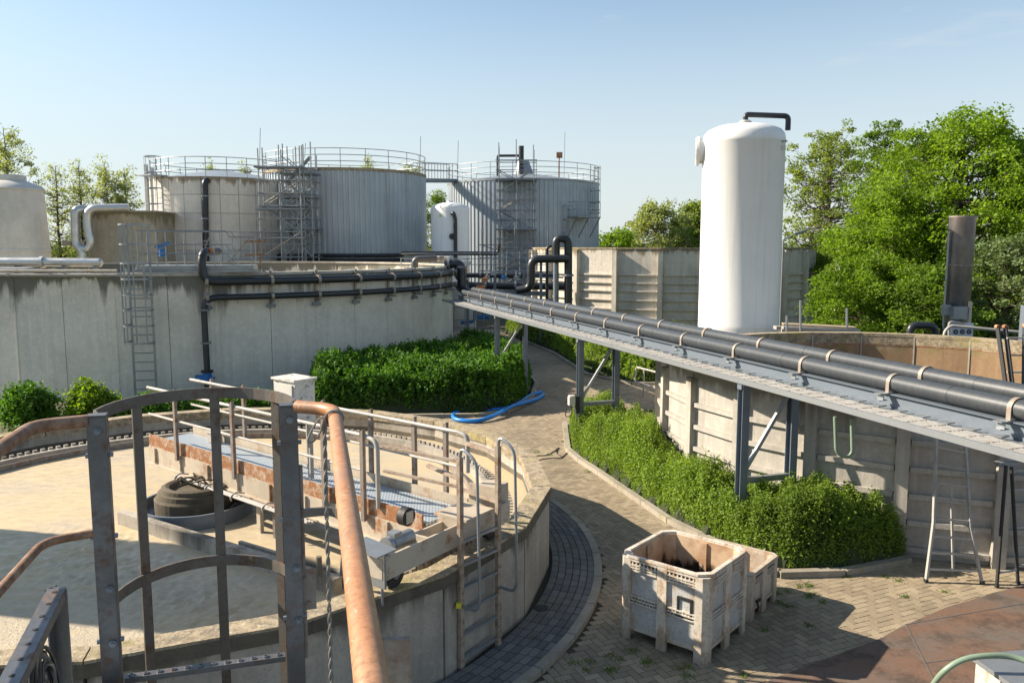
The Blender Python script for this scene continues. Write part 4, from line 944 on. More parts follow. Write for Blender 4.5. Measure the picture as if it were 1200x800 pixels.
# ---- pipes round the storage basin
def bpt(j, r, z): a = BT0+j*BDT; return BC+V((BR+r)*math.cos(a), (BR+r)*math.sin(a), z)
jj0, jj1 = 3.62, 11.6
for (z, r_, nm, lb_) in ((3.86, .135, 'black_pipe', 'upper black pipe with a raised left elbow clipped round the storage basin wall'), (3.33, .105, 'black_pipe', 'lower black pipe that drops to a blue valve on the storage basin wall')):
    t_ = thing(nm, lb_, 'pipe', BC, group='pipes on the storage basin'); pts = [bpt(j, .3, z)-BC for j in np.arange(jj0+.62, jj1, .25)]
    a = bpt(jj0+.05, .3, z)-BC
    if z > 3.5: pre = fillet([a+V(0, 1.6, .55), a+V(0, 0, .55), a, pts[0]], .32); pre = fillet([a+V(0.05, 1.4, 1.0), a+V(0, 0, 1.0), a, pts[0]], .46)
    else: pre = fillet([V(a.x+.07, a.y-.12, .9), a, pts[0]], .48)
    end = fillet([pts[-1], bpt(jj1+.1, .3, z)-BC, bpt(jj1+1.1, .3, z-.35)-BC, bpt(jj1+2.2, .8, z-.5)-BC], .3)
    k = MB(); k.tube(pre+pts[1:-1]+end, r_, 14); k.build('pipe', M['black_pipe'], t_, smooth=True)
    for j in [3.75]+[5+i for i in range(7)]:
        p = bpt(j, .3, z)-BC; tdir = (bpt(j+.1, .3, z)-bpt(j-.1, .3, z)).normalized(); k = MB(); k.tube([p-tdir*.05, p+tdir*.05], r_+.035, 14); k.build('clamp', M['strap'], t_, smooth=True)
    if z < 3.5:
        p = V(a.x+.07, a.y-.12, .9); k = MB(); k.tube([p, p-V(0, 0, .06)], .2, 16); k.build('flange', M['black'], t_)
        k = MB(); k.tube([p-V(0, 0, .06), p-V(0, 0, .3)], .15, 12); k.box(p-V(.2, .05, .2), (.35, .12, .1)); k.box(p-V(0, 0, .28), (.42, .3, .06)); k.build('valve', M['blue'], t_)
        k = MB(); k.tube([p-V(0, 0, .3), V(p.x, p.y, 0)], .12, 12); k.build('stand_pipe', M['black_pipe'], t_)
        for zz in (1.8, 2.9): k = MB(); k.tube([V(p.x-.02, p.y+.06, zz), V(p.x-.02, p.y+.06, zz+.05)], .17, 14); k.build('clamp', M['steel_d'], t_)
for j in [3.75]+[5+i for i in range(7)]:
    p = bpt(j, .06, 0); a = BT0+j*BDT; d = V(math.cos(a), math.sin(a), 0)
    t_ = thing('pipe_bracket', 'flat steel pipe bracket hooked over the storage basin rim', 'bracket', p, a, 'brackets of the pipes on the storage basin')
    k = MB(); k.box((0.03, 0, 3.6), (.05, .1, 1.1)); k.build('strut', M['strap'], t_); k = MB(); k.box((.2, 0, 3.13), (.4, .1, .06)); k.build('arm', M['steel_d'], t_); k = MB(); k.box((.05, 0, 2.98), (.08, .3, .12)); k.build('anchor_plate', M['steel_d'], t_); k = MB(); k.box((-.17, 0, 4.175), (.5, .1, .04)); k.build('rim_hook', M['steel_d'], t_)
# ladder and landing on the basin
a = BT0+2.55*BDT; o_ = V(math.cos(a), math.sin(a), 0); lp = BC+o_*(BR+.35)
l1 = thing('cage_ladder', 'tall galvanised ladder with half-length safety cage on the storage basin wall', 'ladder', lp)
tt = V(-o_.y, o_.x, 0)
for s in (-1, 1):
    k = MB(); k.bar(tt*s*.33+V(0, 0, .1), tt*s*.33+V(0, 0, 5.75), .07, .04, up=o_); k.build('stile', M['steel'], l1)
z = .35
while z < 4.3: k = MB(); k.tube([tt*-.33+V(0, 0, z), tt*.33+V(0, 0, z)], .02, 6); k.build('rung', M['steel'], l1); z += .3
for z in (1.95, 2.5, 3.0, 3.5, 4.0, 4.5, 5.1, 5.72):
    hp = [tt*-.33+V(0, 0, z)]+[o_*.42-tt*math.cos(b_)*.46+o_*math.sin(b_)*.42-tt*.0+V(0, 0, z) for b_ in np.linspace(-.1, math.pi+.1, 11)]+[tt*.33+V(0, 0, z)]
    k = MB()
    for a_, b_ in zip(hp[:-1], hp[1:]): k.bar(a_, b_, .012, .06)
    k.build('hoop', M['steel'], l1)
for b_ in np.linspace(.15, math.pi-.15, 5):
    q = o_*.42-tt*math.cos(b_)*.45+o_*math.sin(b_)*.41; k = MB(); k.bar(q+V(0, 0, 1.95), q+V(0, 0, 5.72), .045, .012, up=o_); k.build('cage_bar', M['steel'], l1)
pl = thing('landing_platform', 'galvanised landing with railing above the storage basin rim behind the ladder', 'platform', BC+o_*(BR-.9)+tt*1.55+V(0, 0, 4.2), a+math.pi/2)
k = MB(); k.box((0.1, 0, .12), (3.7, 1.5, .16)); k.box((0.1, -.7, .02), (4.0, .1, .1)); k.build('deck', M['steel'], pl)
for y in (-.72, .72):
    for x in np.linspace(-1.7, 1.9, 7): k = MB(); k.tube([(x, y, .2), (x, y, 1.35-.25*(x > 1.2))], .022, 6); k.build('railing_post', M['steel'], pl)
    for h in (.55, .85, 1.3): k = MB(); k.tube([(-1.7, y, h+.05), (1.1, y, h+.05), (1.2, y, h-.2+.05), (1.9, y, h-.2+.05)], .020, 6); k.build('rail', M['steel'], pl)
k = MB(); k.bar((1.1, -.74, .25), (1.85, -.74, 1.1), .03, .03); k.bar((0.2, -.76, .3), (.6, -.76, 1.2), .04, .03); k.build('brace', M['strap'], pl)
k = MB(); k.tube([(-1.0, -.4, .5), (-1.0, -.4, .75)], .1, 10); k.bar((-1.2, -.45, .8), (-.75, -.45, .95), .06, .12); k.build('valve_lever', M['blue'], pl)
k = MB(); k.box((.6, -.6, .7), (.14, .12, .16)); k.build('switch', M['orange'], pl)
k = MB(); k.bar((1.7, -.8, 1.0), (2.4, -.8, 1.0), .05, .05); k.bar((1.7, -.8, .55), (2.4, -.8, .55), .05, .05); k.bar((2.2, -.8, .1), (2.2, -.8, 1.1), .05, .05); k.build('timber_frame', M['rusty'], pl)

# ---- lagged pipes on the left rim
y_ = 26.75
t_ = thing('lagged_pipe', 'fat silver lagged pipe lying along the storage basin rim at the left', 'pipe', (0, y_, 0))
k = MB(); xl = at(-60, 306, y_).x; xr = at(119.5, 306, y_).x; k.tube([(xl, 0, 4.52), (at(50, 306, y_).x, 0, 4.52)], .155, 18); k.tube([(at(50, 306, y_).x, 0, 4.52), (xr-.06, 0, 4.50), (xr, 0, 4.50)], .145, 18, radii=[.145, .145, .09]); k.build('lagging', M['insul'], t_, smooth=True)
k = MB(); k.tube([(at(48, 306, y_).x, 0, 4.52), (at(52, 306, y_).x, 0, 4.52)], .20, 18); k.build('flange', M['insul'], t_)
k = MB()
for px_ in (-30, 20, 75, 112): k.box((at(px_, 306, y_).x, 0, 4.26), (.1, .2, .24))
k.build('saddle', M['steel_d'], t_)
t_ = thing('lagged_pipe', 'thinner grey pipe below the fat lagged pipe on the basin rim', 'pipe', (0, y_-.42, 0))
k = MB(); k.tube(fillet([(xl, 0, 4.28), (at(45, 313, y_).x, 0, 4.28), (at(55, 316, y_).x, .1, 4.2), (at(70, 316, y_).x, .3, 4.2)], .2), .085, 10); k.build('pipe', M['steel'], t_, smooth=True)
t_ = thing('conduit', 'thin pale conduit clipped along the top of the storage basin wall', 'conduit', (0, 0, 0))
k = MB(); k.tube([at(-60, 322, 25.8), at(137, 322, 25.75)], .035, 8); k.build('pipe', M['alu'], t_, smooth=True)
k = MB()
for px_ in (10, 60, 77, 122): q = at(px_, 322, 25.8); k.box(q+V(0, .1, 0), (.08, .3, .1))
k.build('clip', M['alu'], t_)
t_ = thing('conduit', 'long brownish conduit just under the basin coping at the left edge', 'conduit', (0, 0, 0))
k = MB(); k.tube([at(-60, 317.5, 25.9), at(137, 317.5, 25.85)], .05, 8); k.build('pipe', M['beige_paint'], t_, smooth=True)
up = thing('lagged_u_pipes', 'pair of silver lagged pipes bending over like upturned hooks beside the concrete chamber', 'pipe', (0, 48.6, 0))
def A3(px, py, dy=0): q = at(px, py, 48.6); return V(q.x, dy, q.z)
k = MB(); k.tube(fillet([A3(147, 243, .4), A3(102, 244), A3(103, 270), A3(107, 284), A3(103, 293), A3(95, 291)], .75, 8), .25, 14); k.build('lagging', M['insul'], up, smooth=True)
k = MB(); k.tube(fillet([A3(98, 246, .5), A3(88, 245), A3(89, 286), A3(97, 294), A3(97, 312)], .75, 8), .27, 14); k.build('lagging', M['insul'], up, smooth=True)
k = MB(); k.box(A3(79, 285), (.5, .2, .3)); k.box(A3(96, 285), (.4, .2, .3)); k.build('bracket', M['strap'], up)

# ---- scaffolds
def scaffold(name, label, x, y, z0, z1, w, d, lift=1.0, cols=2, seed=0, rz=0., boards=(), rail_top=True, stairs=True, r=.045):
    rg = random.Random(seed); t = thing(name, label, 'scaffold', (x, y, 0), rz, 'scaffold towers')
    xs = [-w/2+w*i/(cols-1) for i in range(cols)]; ys = (-d/2, d/2)
    for X in xs:
        for Y_ in ys: k = MB(); k.tube([(X, Y_, z0), (X, Y_, z1+rg.uniform(.2, 1.4))], r, 6); k.build('standard', M['steel'], t)
    z = z0+.4; i = 0
    while z < z1+.1:
        k = MB(); 
        for Y_ in ys: k.tube([(-w/2-.25, Y_, z), (w/2+.25, Y_, z)], r*.8, 6)
        for X in xs: k.tube([(X, ys[0]-.2, z), (X, ys[1]+.2, z)], r*.8, 6)
        k.build('ledger', M['steel'], t); z += lift; i += 1
    z = z0+.4; s = 1; i = 0
    while z+2*lift < z1+.2:
        for Y_ in ys:
            k = MB(); k.tube([(-s*w/2, Y_, z), (s*w/2, Y_, z+2*lift)], r*.8, 6); k.build('brace', M['steel'] if i % 2 else M['alu'], t)
        if stairs: k = MB(); k.bar((s*w*.4, 0, z), (-s*w*.4, 0, z+2*lift), .5, .1); k.build('stair', M['steel'], t)
        z += 2*lift; s = -s; i += 1
    for z in boards: k = MB(); k.box((0, 0, z), (w+.5, d+.3, .09)); k.build('board', M['steel_d'], t)
    return t
q0 = at(345, 315, 52.6)
scaffold('scaffold_tower', 'grey stair scaffold tower squeezed between the block tank and the middle corrugated tank', at(352, 250, 52.8).x, 52.8, 4.0, 10.7, 1.9, 1.5, .8, 3, 3, boards=(6.2, 8.2, 9.7))
scaffold('scaffold_tower', 'wider scaffold bay with boards hugging the right side of the block tank', at(331, 250, 51.6).x, 51.6, 4.0, 10.2, 2.6, .9, .8, 3, 5, boards=(5.6, 7.4, 10.0), stairs=False)
scaffold('scaffold_tower', 'tall scaffold tower in front of the right corrugated tank', at(605, 250, 63.6).x, 63.6, 1.5, 12.2, 2.7, 1.8, .75, 3, 9, boards=(6.4, 10.2), stairs=True)
scaffold('scaffold_tower', 'low wide scaffold base bay around the foot of the tall scaffold tower', at(603, 300, 62.2).x, 62.2, .8, 5.6, 5.0, .7, 1.0, 3, 11, boards=(), stairs=False)
# lightning rods
for px_, y0_, y1_, Y_ in ((304, 150, 200, 58), (492, 160, 205, 60), (536, 165, 210, 64), (661, 155, 208, 71), (357, 168, 185, 58)):
    k = MB(); a = at(px_, y1_, Y_); b = at(px_+1, y0_, Y_); k.tube([a, b], .022, 5); k.build('lightning_rod', M['steel'], None, label={304: 'thin lightning rod above the block tank roof, leftmost of all', 492: 'thin lightning rod at the right edge of the middle corrugated tank', 536: 'thin lightning rod by the left railing of the right corrugated tank', 661: 'thin lightning rod right of the scaffold on the right corrugated tank', 357: 'short thin rod above the stair scaffold tower'}[px_], cat='lightning rod', group='lightning rods')

# ---- pipework behind the bridge
def pipe_thing(name, label, pts, r, mat='black_pipe', fr=.4, flanges=(), cat='pipe', rmat=None, n=12):
    pts = [Vector(p) for p in pts]; o = pts[0].copy(); t = thing(name, label, cat, o); k = MB(); P = [p-o for p in pts]
    k.tube(fillet(P, fr, 7), r, n); k.build('pipe', M[mat], t, smooth=True)
    for f in flanges:
        i, s = f; p = P[i].lerp(P[i+1], s); d = (P[i+1]-P[i]).normalized(); k = MB(); k.tube([p-d*.05, p+d*.05], r*1.32, n); k.build('flange', M[rmat or 'steel_d'], t, smooth=True)
    return t
pipe_thing('arched_pipe', 'grey-black pipe in a tall upside-down U in front of the walled basin', [at(666, 420, 40), at(666, 280, 40), at(651.5, 279, 40), at(651.5, 305, 40)], .20, fr=.5, flanges=((0, .3), (0, .7)))
pipe_thing('branch_pipe', 'dark pipe elbow branching left from the arched pipe and down', [at(666, 303, 39.8), at(622.5, 303.5, 39.8), at(622, 338, 39.8), at(606, 340, 40)], .20, fr=.42)
pipe_thing('riser_pipe', 'slender grey riser just left of the arched pipe', [at(651.5, 305, 40.1), at(651.5, 420, 40.1)], .14, 'steel_d')
pipe_thing('small_riser_pipe', 'thin dark hooked riser left of the arched pipe', [at(641, 400, 41), at(641, 290, 41), at(647, 288, 41), at(652, 290, 41.5)], .08)
pipe_thing('header_pipe', 'upper long dark header pipe crossing in front of the right corrugated tank', [at(540, 322.5, 43), at(655, 323, 43)], .13, flanges=((0, .2), (0, .6)))
pipe_thing('header_pipe', 'lower fat dark header pipe crossing in front of the right corrugated tank', [at(546, 334.5, 42), at(662, 335.5, 42)], .19, flanges=((0, .2), (0, .5)))
pipe_thing('header_pipe', 'thin dark pipe running at the foot of the small white tank', [at(470, 296.5, 46), at(584, 297, 47), at(585, 286, 47)], .12, fr=.2)
pipe_thing('hoop_pipe', 'short light pipe hoop lying over the end of the storage basin rim', [at(486, 316, 37.5), at(486, 303.5, 37.5), at(512, 302.5, 37.5)], .16, 'pipe_big', .35)
pipe_thing('hoop_pipe', 'beige pipe run with flange on top of the storage basin rim end', [at(512, 303, 37.8), at(527, 304, 37.8), at(527, 308, 37.8)], .13, 'beige_paint', .2, flanges=((0, .3),))
pipe_thing('down_pipe', 'dark elbow pipe dropping from the storage basin rim onto the pipe bridge', [at(521, 310, 36.6), at(541, 308, 36.6), at(541, 340, 36.6), at(552, 344, 36)], .20, fr=.7, flanges=((0, .25), (1, .15)))
rk = thing('pipe_rack', 'grey steel pipe rack with walkway in front of the right corrugated tank', 'pipe rack', (0, 41, 0))
def B3(px, py, y=41): q = at(px, py, y); return V(q.x, y-41, q.z)
for (px_, a, b, y) in ((580, 322, 425, 41.2), (614, 322, 425, 41.2), (634, 305, 425, 40.6), (548, 330, 410, 41), (652, 300, 420, 41)):
    k = MB(); k.bar(B3(px_, a, y), B3(px_, b, y), .14, .14, up=(0, 1, 0)); k.build('post', M['girder'], rk)
for (a, b, w) in (((545, 342), (640, 344), .22), ((575, 318), (655, 319), .07), ((545, 349), (650, 352), .12), ((614, 325), (660, 325), .08)):
    k = MB(); k.bar(B3(*a), B3(*b), .12, w); k.build('beam', M['girder'], rk)
for (px_, py_) in ((571, 325), (593, 328), (605, 326), (578, 320)):
    k = MB(); p = B3(px_, py_, 40.6); k.box(p, (.25, .2, .22)); k.tube([p, p+V(0, 0, .35)], .04, 6); k.build('valve', M['steel'], rk)
for (px_, py_, w) in ((563, 337, .42), (544, 317, .28), (568, 328, .2)):
    k = MB(); k.box(B3(px_, py_, 40.4), (w, .3, .22)); k.build('actuator', M['orange'], rk)
k = MB(); p = B3(590, 327, 40.5); k.tube([p, p+V(0, 0, .2)], .12, 10); k.build('valve_wheel', M['blue'], rk)
for (y_, py_) in ((43.5, 296), (43.5, 303), (44, 310)):
    pass
rl = thing('far_railing', 'thin grey railing on a walkway below the small white tank', 'railing', (0, 45, 0))
for px_ in np.linspace(470, 640, 12): k = MB(); q = at(px_, 312, 45); k.tube([(q.x, 0, 3.2), (q.x, 0, at(px_, 295 if px_ > 560 else 302, 45).z)], .028, 6); k.build('railing_post', M['steel'], rl)
for py_ in (297, 303, 310): k = MB(); k.tube([V(at(470, py_, 45).x, 0, at(560, py_, 45).z), V(at(642, py_, 45).x, 0, at(560, py_, 45).z)], .026, 6); k.build('rail', M['steel'], rl)
# pump skid under the bridge end
ps = thing('pump_skid', 'dim railed pump skid with blue pump in the shade at the end of the road', 'pump', (0, 42.5, 0))
def P3(px, py, dy=0): q = at(px, py, 42.5+dy); return V(q.x, dy, q.z)
k = MB(); k.lathe([(.75, -.05), (.75, 2.3), (.5, 2.6), (.01, 2.7)], 28, P3(542, 386, 1.4)); k.build('vessel', M['cream'], ps, smooth=True)
k = MB(); a = P3(560, 372); k.tube([a, a+V(.6, 0, 0)], .16, 12); k.tube([a+V(.3, 0, 0), a+V(.3, 0, .5)], .09, 10); k.build('pump_body', M['blue'], ps, smooth=True)
k = MB(); k.tube(fillet([P3(540, 378), P3(556, 377), P3(556, 362), P3(572, 362)], .2), .08, 8); k.build('pump_pipe', M['blue'], ps, smooth=True)
for px_ in (532, 545, 556, 567, 575): k = MB(); k.tube([P3(px_, 360, -1), P3(px_, 388, -1)], .03, 6); k.build('railing_post', M['steel'], ps)
for py_ in (360, 375, 384): k = MB(); k.tube([P3(530, py_, -1), P3(576, py_, -1)], .03, 6); k.build('rail', M['steel'], ps)
k = MB(); k.box(P3(552, 388)+V(0, 0, -.1), (3, 2, .15)); k.build('base', M['coping'], ps)

# ---- flare, pipes and small things beyond the right basin
fl = thing('flare_stack', 'heat-stained steel flare stack with side pipe beyond the right basin', 'flare stack', (at(1125, 300, 25).x, 25, 0))
x0, fr_ = cyl_R(1109.5, 1141.5, 25); zt_ = at(1125, 253, 25).z; zb_ = at(1125, 378, 25).z
k = MB(); k.lathe([(fr_*.86, zb_), (fr_*.92, zb_+.5), (fr_, zb_+.55), (fr_, zb_+1.75), (fr_*1.02, zb_+1.77), (fr_*1.02, zt_), (fr_*.95, zt_), (fr_*.9, zb_+1.)], 36); k.build('flue', M['flue'], fl, smooth=True)
k = MB(); k.lathe([(fr_*1.0, zb_+1.76), (fr_*1.035, zb_+1.77), (fr_*1.035, zb_+1.81), (fr_*1.0, zb_+1.82)], 36); k.lathe([(fr_*1.0, zt_-.05), (fr_*1.04, zt_-.05), (fr_*1.04, zt_), (fr_*.95, zt_)], 36); k.build('band', M['rail_brown'], fl)
k = MB(); k.lathe([(fr_*.6, zb_), (fr_*.6, 1.9)], 20); 
for a in (0.5, 2.6, 4.3): k.tube([(fr_*.8*math.cos(a), fr_*.8*math.sin(a), zb_+.1), (fr_*.8*math.cos(a), fr_*.8*math.sin(a), 0)], .05, 8)
k.build('stand', M['steel_d'], fl)
k = MB(); k.tube(fillet([(-fr_-.07, -.1, zt_-.5), (-fr_-.07, -.1, zb_-.2), (-fr_*.5, -.3, zb_-.4)], .15), .03, 8); k.tube([(-fr_-.07, -.1, zt_-.5), (-fr_+.1, -.05, zt_-.5)], .03, 6); k.build('side_pipe', M['alu'], fl, smooth=True)
k = MB(); k.box((-fr_*.5, -fr_-.1, zb_+.35), (.42, .22, .38)); k.box((-fr_-.12, -.3, zb_+.42), (.2, .2, .32)); k.build('burner_box', M['steel'], fl)
k = MB(); k.tube([(.12, -fr_-.15, zb_+.7), (.12, -fr_-.15, zb_-.3)], .06, 8); k.tube([(-.1, -fr_-.3, zb_+.0), (-.1, -fr_-.3, zb_-.6)], .05, 8); k.build('gas_pipe', M['beige_paint'], fl, smooth=True)
sg = thing('gauge_panel', 'grey panel with three dark round dials on the flare stack base', 'panel', at(1127, 388.5, 24.2))
k = MB(); k.box((0, 0, .05), (.66, .06, .42)); k.build('plate', M['signblue'], sg)
for i in range(3):
    k = MB(); k.tube([(-.2+.2*i, -.03, .0), (-.2+.2*i, -.045, .0)], .075, 20); kk = k.build('dial', M['dial'], sg)
    k = MB(); k.bar((-.2+.2*i-.03, -.05, -.02), (-.2+.2*i+.03, -.05, .03), .012, .004, up=(0, -1, 0)); k.build('needle', M['signblue'], kk)
pipe_thing('white_service_pipe', 'long white service pipe running right from the flare stack', [at(1106, 398, 23.8), at(1107, 388, 23.8), at(1114, 381.5, 23.8), at(1215, 391, 23.4)], .045, 'alu', .2)
pipe_thing('white_service_pipe', 'short white bent pipe at the foot of the flare stack', [at(1112, 400, 24), at(1112, 376, 24), at(1130, 380, 24)], .04, 'alu', .15)
pipe_thing('black_hoop_pipe', 'low black pipe hoop behind the right basin rim', [at(1066.5, 400, 23.6), at(1066.5, 380.5, 23.6), at(1096, 381.5, 23.6), at(1096, 400, 23.6)], .11, fr=.25)
wd = thing('scaffold_planks', 'weathered boards laid beside the white silo behind the basin rim', 'planks', at(958, 381, 24.4))
k = MB(); k.bar((-1.0, .2, .02), (1.05, -.25, -.05), .5, .05); k.build('board', M['wood'], wd); k = MB(); k.bar((-1.1, -.1, -.06), (1.1, -.35, -.12), .3, .08); k.bar((-1.2, .3, -.1), (-.6, .3, -.12), .3, .1); k.build('trestle_frame', M['alu'], wd)
k = MB(); k.bar((-1.15, -.15, -.15), (1.2, -.3, -.2), .1, .12); k.build('beam', M['alu'], wd)
for i, (px_, a, b) in enumerate(((938, 352, 388), (992.5, 361, 388), (922, 370, 388))):
    k = MB(); k.tube([at(px_, a, 24.0), at(px_, b, 24.0)], .035, 6); k.build('upright', M['steel'], None, label=('tall thin upright tube right beside the white silo boards', 'thin upright tube at the right end of the boards', 'short dark tube between silo and boards')[i], cat='tube', group='uprights by the boards')
k = MB()
slp = thing('street_lamp', 'small tilted street lamp head peeping out behind the white silo', 'street lamp', at(916, 330, 40))
k.tube([(0, 0, -4.0), (0, 0, 2.05), (.6, 0, 2.35)], .05, 8); k.build('pole', M['steel'], slp); k = MB(); k.bar((.5, 0, 2.32), (1.15, 0, 2.52), .2, .09); k.build('lamp_head', M['girder'], slp)
gb = thing('grey_cabinet', 'tall blue-grey cabinet cut by the right edge of the photo', 'cabinet', at(1199, 400, 22.6)-V(0, 0, at(1199, 400, 22.6).z))
k = MB(); k.box((.15, 0, at(1199, 358, 22.6).z/2), (.4, .3, at(1199, 358, 22.6).z)); k.build('housing', M['girder'], gb); k = MB(); k.box((.15, -.16, 2.6), (.3, .02, 1.0)); k.build('door', M['steel'], gb)

# ================================================================== OBJECTS ON THE PAVING
def pallet_bin(name, label, loc, rz, L, Wd, H, mats, slots=True, feet=.14, cham=.13):
    t = thing(name, label, 'pallet box', loc, rz); out, pan, ins = mats; th_ = .03
    def oct_(ix): 
        a, b, c = L/2-ix, Wd/2-ix, cham
        return [(-a+c, -b), (a-c, -b), (a, -b+c), (a, b-c), (a-c, b), (-a+c, b), (-a, b-c), (-a, -b+c)]
    k = MB(); A = oct_(.035); B = oct_(.035+th_)
    vs = [(*p, feet) for p in A]+[(*p, H-.03) for p in A]+[(*p, H-.03) for p in B]+[(*p, feet+.05) for p in B]; n = 8; fs = []
    for i in range(n):
        j = (i+1) % n; fs += [(i, j, n+j, n+i)]
    k.add(vs, fs); k.build('panel', pan, t)
    k = MB(); fs = []
    for i in range(n):
        j = (i+1) % n; fs += [(n+i, n+j, 2*n+j, 2*n+i), (2*n+i, 2*n+j, 3*n+j, 3*n+i)]
    k.add(vs, fs+[tuple(range(3*n, 4*n)), tuple(range(n-1, -1, -1))])
    for s in (-1, 1):
        k.box((0, s*(Wd/2-.035-th_-.015), (H+feet)/2), (.10, .03, H-feet-.1)); k.box((s*(L/2-.035-th_-.015), 0, (H+feet)/2), (.03, .10, H-feet-.1))
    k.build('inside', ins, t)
    k = MB(); Ao = oct_(-.005); Bi = oct_(.05)
    for z0, z1 in ((H-.03, H),):
        vs = [(*p, z0) for p in Ao]+[(*p, z1) for p in Ao]+[(*p, z1) for p in Bi]+[(*p, z0) for p in Bi]
        k.add(vs, [(q*n+i, q*n+(i+1) % n, ((q+1) % 4)*n+(i+1) % n, ((q+1) % 4)*n+i) for i in range(n) for q in range(4)])
    k.build('rim', out, t)
    for sx in (-1, 1):
        for sy in (-1, 1):
            k = MB(); x, y = sx*L/2, sy*Wd/2; w = .16; c = .06
            P = [(x, y-sy*w), (x, y-sy*c), (x-sx*c, y), (x-sx*w, y), (x-sx*w, y-sy*.04), (x-sx*.04, y-sy*w)]
            if sx*sy > 0: P = P
            else: P = P[::-1]
            k.prism(P, 0, H-.035); k.build('corner_post', out, t)
    for s in (-1, 1):
        k = MB(); k.box((0, s*(Wd/2-.025), (H-.035)/2), (.13, .05, H-.036)); k.build('middle_post', out, t)
        k = MB(); k.box((s*(L/2-.025), 0, (H-.035)/2), (.05, .15, H-.036)); k.build('middle_post', out, t)
    # cross bars and slotted bands on every face
    def face(axis, s, x0, x1):
        k = MB(); d = (Wd if axis == 0 else L)/2; 
        def bx(u, z, du, dz, dep=.028, off=.014):
            p = (u, s*(d-off), z) if axis == 0 else (s*(d-off), u, z); sz = (du, dep, dz) if axis == 0 else (dep, du, dz); k.box(p, sz)
        m = (x0+x1)/2; w = x1-x0
        for z in (H-.055, H-.115, H-.15, H-.185): bx(m, z, w, .018 if z < H-.1 else .022)
        if slots:
            for i in range(7): bx(x0+w*(i+.5)/7, H-.12, .016, .14, .022, .018)
            k.build('upper_band', out, t); k = MB()
            for z in (H*.53, H*.53-.042, H*.53-.084): bx(m, z, w, .016)
            for i in range(8):
                u = x0+w*(i+.5)/8; bx(u, H*.53-.021, .014, .04, .02, .02); bx(u+w/16*(1 if i < 7 else -1), H*.53-.063, .014, .04, .02, .02)
            k.build('slotted_band', out, t); k = MB()
        bx(m, feet+.02, w, .05, .02, .03)
        k.build('lower_band', out, t)
        k = MB(); bx(m, H-.115, w-.004, .16, .004, .036)  # dark sheets behind the bands, standing in for shade in the slots
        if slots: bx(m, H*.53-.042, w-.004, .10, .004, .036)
        k.build('slot_shade', M['recess'], t)
    for ax, D_ in ((0, L), (1, Wd)):
        for s in (-1, 1):
            face(ax, s, -D_/2+.16, -.075); face(ax, s, .075, D_/2-.16)
    return t
ba = R_(-39.8)
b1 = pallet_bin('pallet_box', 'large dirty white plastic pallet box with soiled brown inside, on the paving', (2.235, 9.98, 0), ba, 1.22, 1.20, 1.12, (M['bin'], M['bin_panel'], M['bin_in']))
k = MB()
for (u, z, w, h) in ((.31, .76, .19, .012), (.31, .52, .19, .012), (.222, .64, .012, .25), (.398, .64, .012, .25)): k.box((u, -.578, z), (w+.012, .036, h+.012))
k.build('label_frame', M['black'], b1); k = MB(); k.box((.31, -.568, .64), (.155, .012, .225)); k.build('label_holder', M['bin_panel'], b1)
k = MB(); k.lathe([(0, .5), (.3, .49), (.46, .42), (.5, .2)], 20); o = k.build('residue', M['black'], b1); o.scale = (.9, .9, .8)
b2 = pallet_bin('pallet_box', 'smaller low brown-stained plastic box tucked behind the big pallet box', (3.10, 10.95, 0), R_(-39.8), 1.02, .98, .67, (M['bin2'], M['bin2'], M['bin2']), slots=False, feet=.12, cham=.08)
k = MB(); k.box((.53, -.26, .25), (.04, .12, .02)); k.tube([(.53, -.30, .25), (.55, -.30, .17)], .014, 6); k.build('latch', M['black'], b2)

# ladders against the right basin
def ladder_thing(name, label, feet, tops, mat, rungs, rw=.05, cat='ladder', knees=None, rungmat=None):
    o = (Vector(feet[0])+Vector(feet[1]))/2; t = thing(name, label, cat, o)
    S = []
    for i in (0, 1):
        pts = [Vector(feet[i])-o]+([Vector(knees[i])-o] if knees else [])+[Vector(tops[i])-o]; S.append(pts)
        k = MB()
        for a, b in zip(pts[:-1], pts[1:]): k.bar(a, b, rw*.55, rw, up=(0, 1, 0))
        k.build('stile', M[mat], t); k = MB(); k.box(pts[0]+V(0, 0, .025), (rw*.8, rw*1.2, .05)); k.build('foot', M['black'], t)
    def ev(pts, f):
        L_ = [(b-a).length for a, b in zip(pts[:-1], pts[1:])]; T_ = sum(L_)*f
        for a, b, l in zip(pts[:-1], pts[1:], L_):
            if T_ <= l+1e-6: return a.lerp(b, T_/l)
            T_ -= l
        return pts[-1]
    for f in rungs:
        k = MB(); k.bar(ev(S[0], f), ev(S[1], f), .03, .03); k.build('rung', M[rungmat or mat], t)
    return t, o
fa, fb = gz(1085, 682), gz(1151, 684)
ta, tb = at(1097.5, 508, 12.15), at(1131, 515, 12.1)
t_, o_l = ladder_thing('aluminium_ladder', 'pale aluminium ladder with flared feet leaning on the ribbed basin wall', (fa, fb), (ta, tb), 'alu', (.09, .2, .31, .43, .55, .67, .79, .91), .055, knees=(at(1094, 612, 11.75), at(1137, 616, 11.7)))
k = MB(); k.bar(at(1117, 669, 11.7)-o_l, at(1114.5, 566, 11.95)-o_l, .03, .03, up=(0, 1, 0)); k.build('middle_post', M['alu'], t_)
fa, fb = gz(1168, 688), gz(1193, 684); ta, tb = at(1179, 545, 11.7), at(1185, 545, 11.9)
t_, o_l = ladder_thing('black_step_ladder', 'black-stiled folding ladder standing open at the right edge below the pipe bridge', (fa, fb), (ta, tb), 'black', (.12,), .05, rungmat='alu')
for f in np.linspace(.15, .95, 6): k = MB(); a = (gz(1193, 684).lerp(tb, f))-o_l; k.bar(a, a+V(.5, .1, 0), .03, .03); k.build('rung', M['alu'], t_)
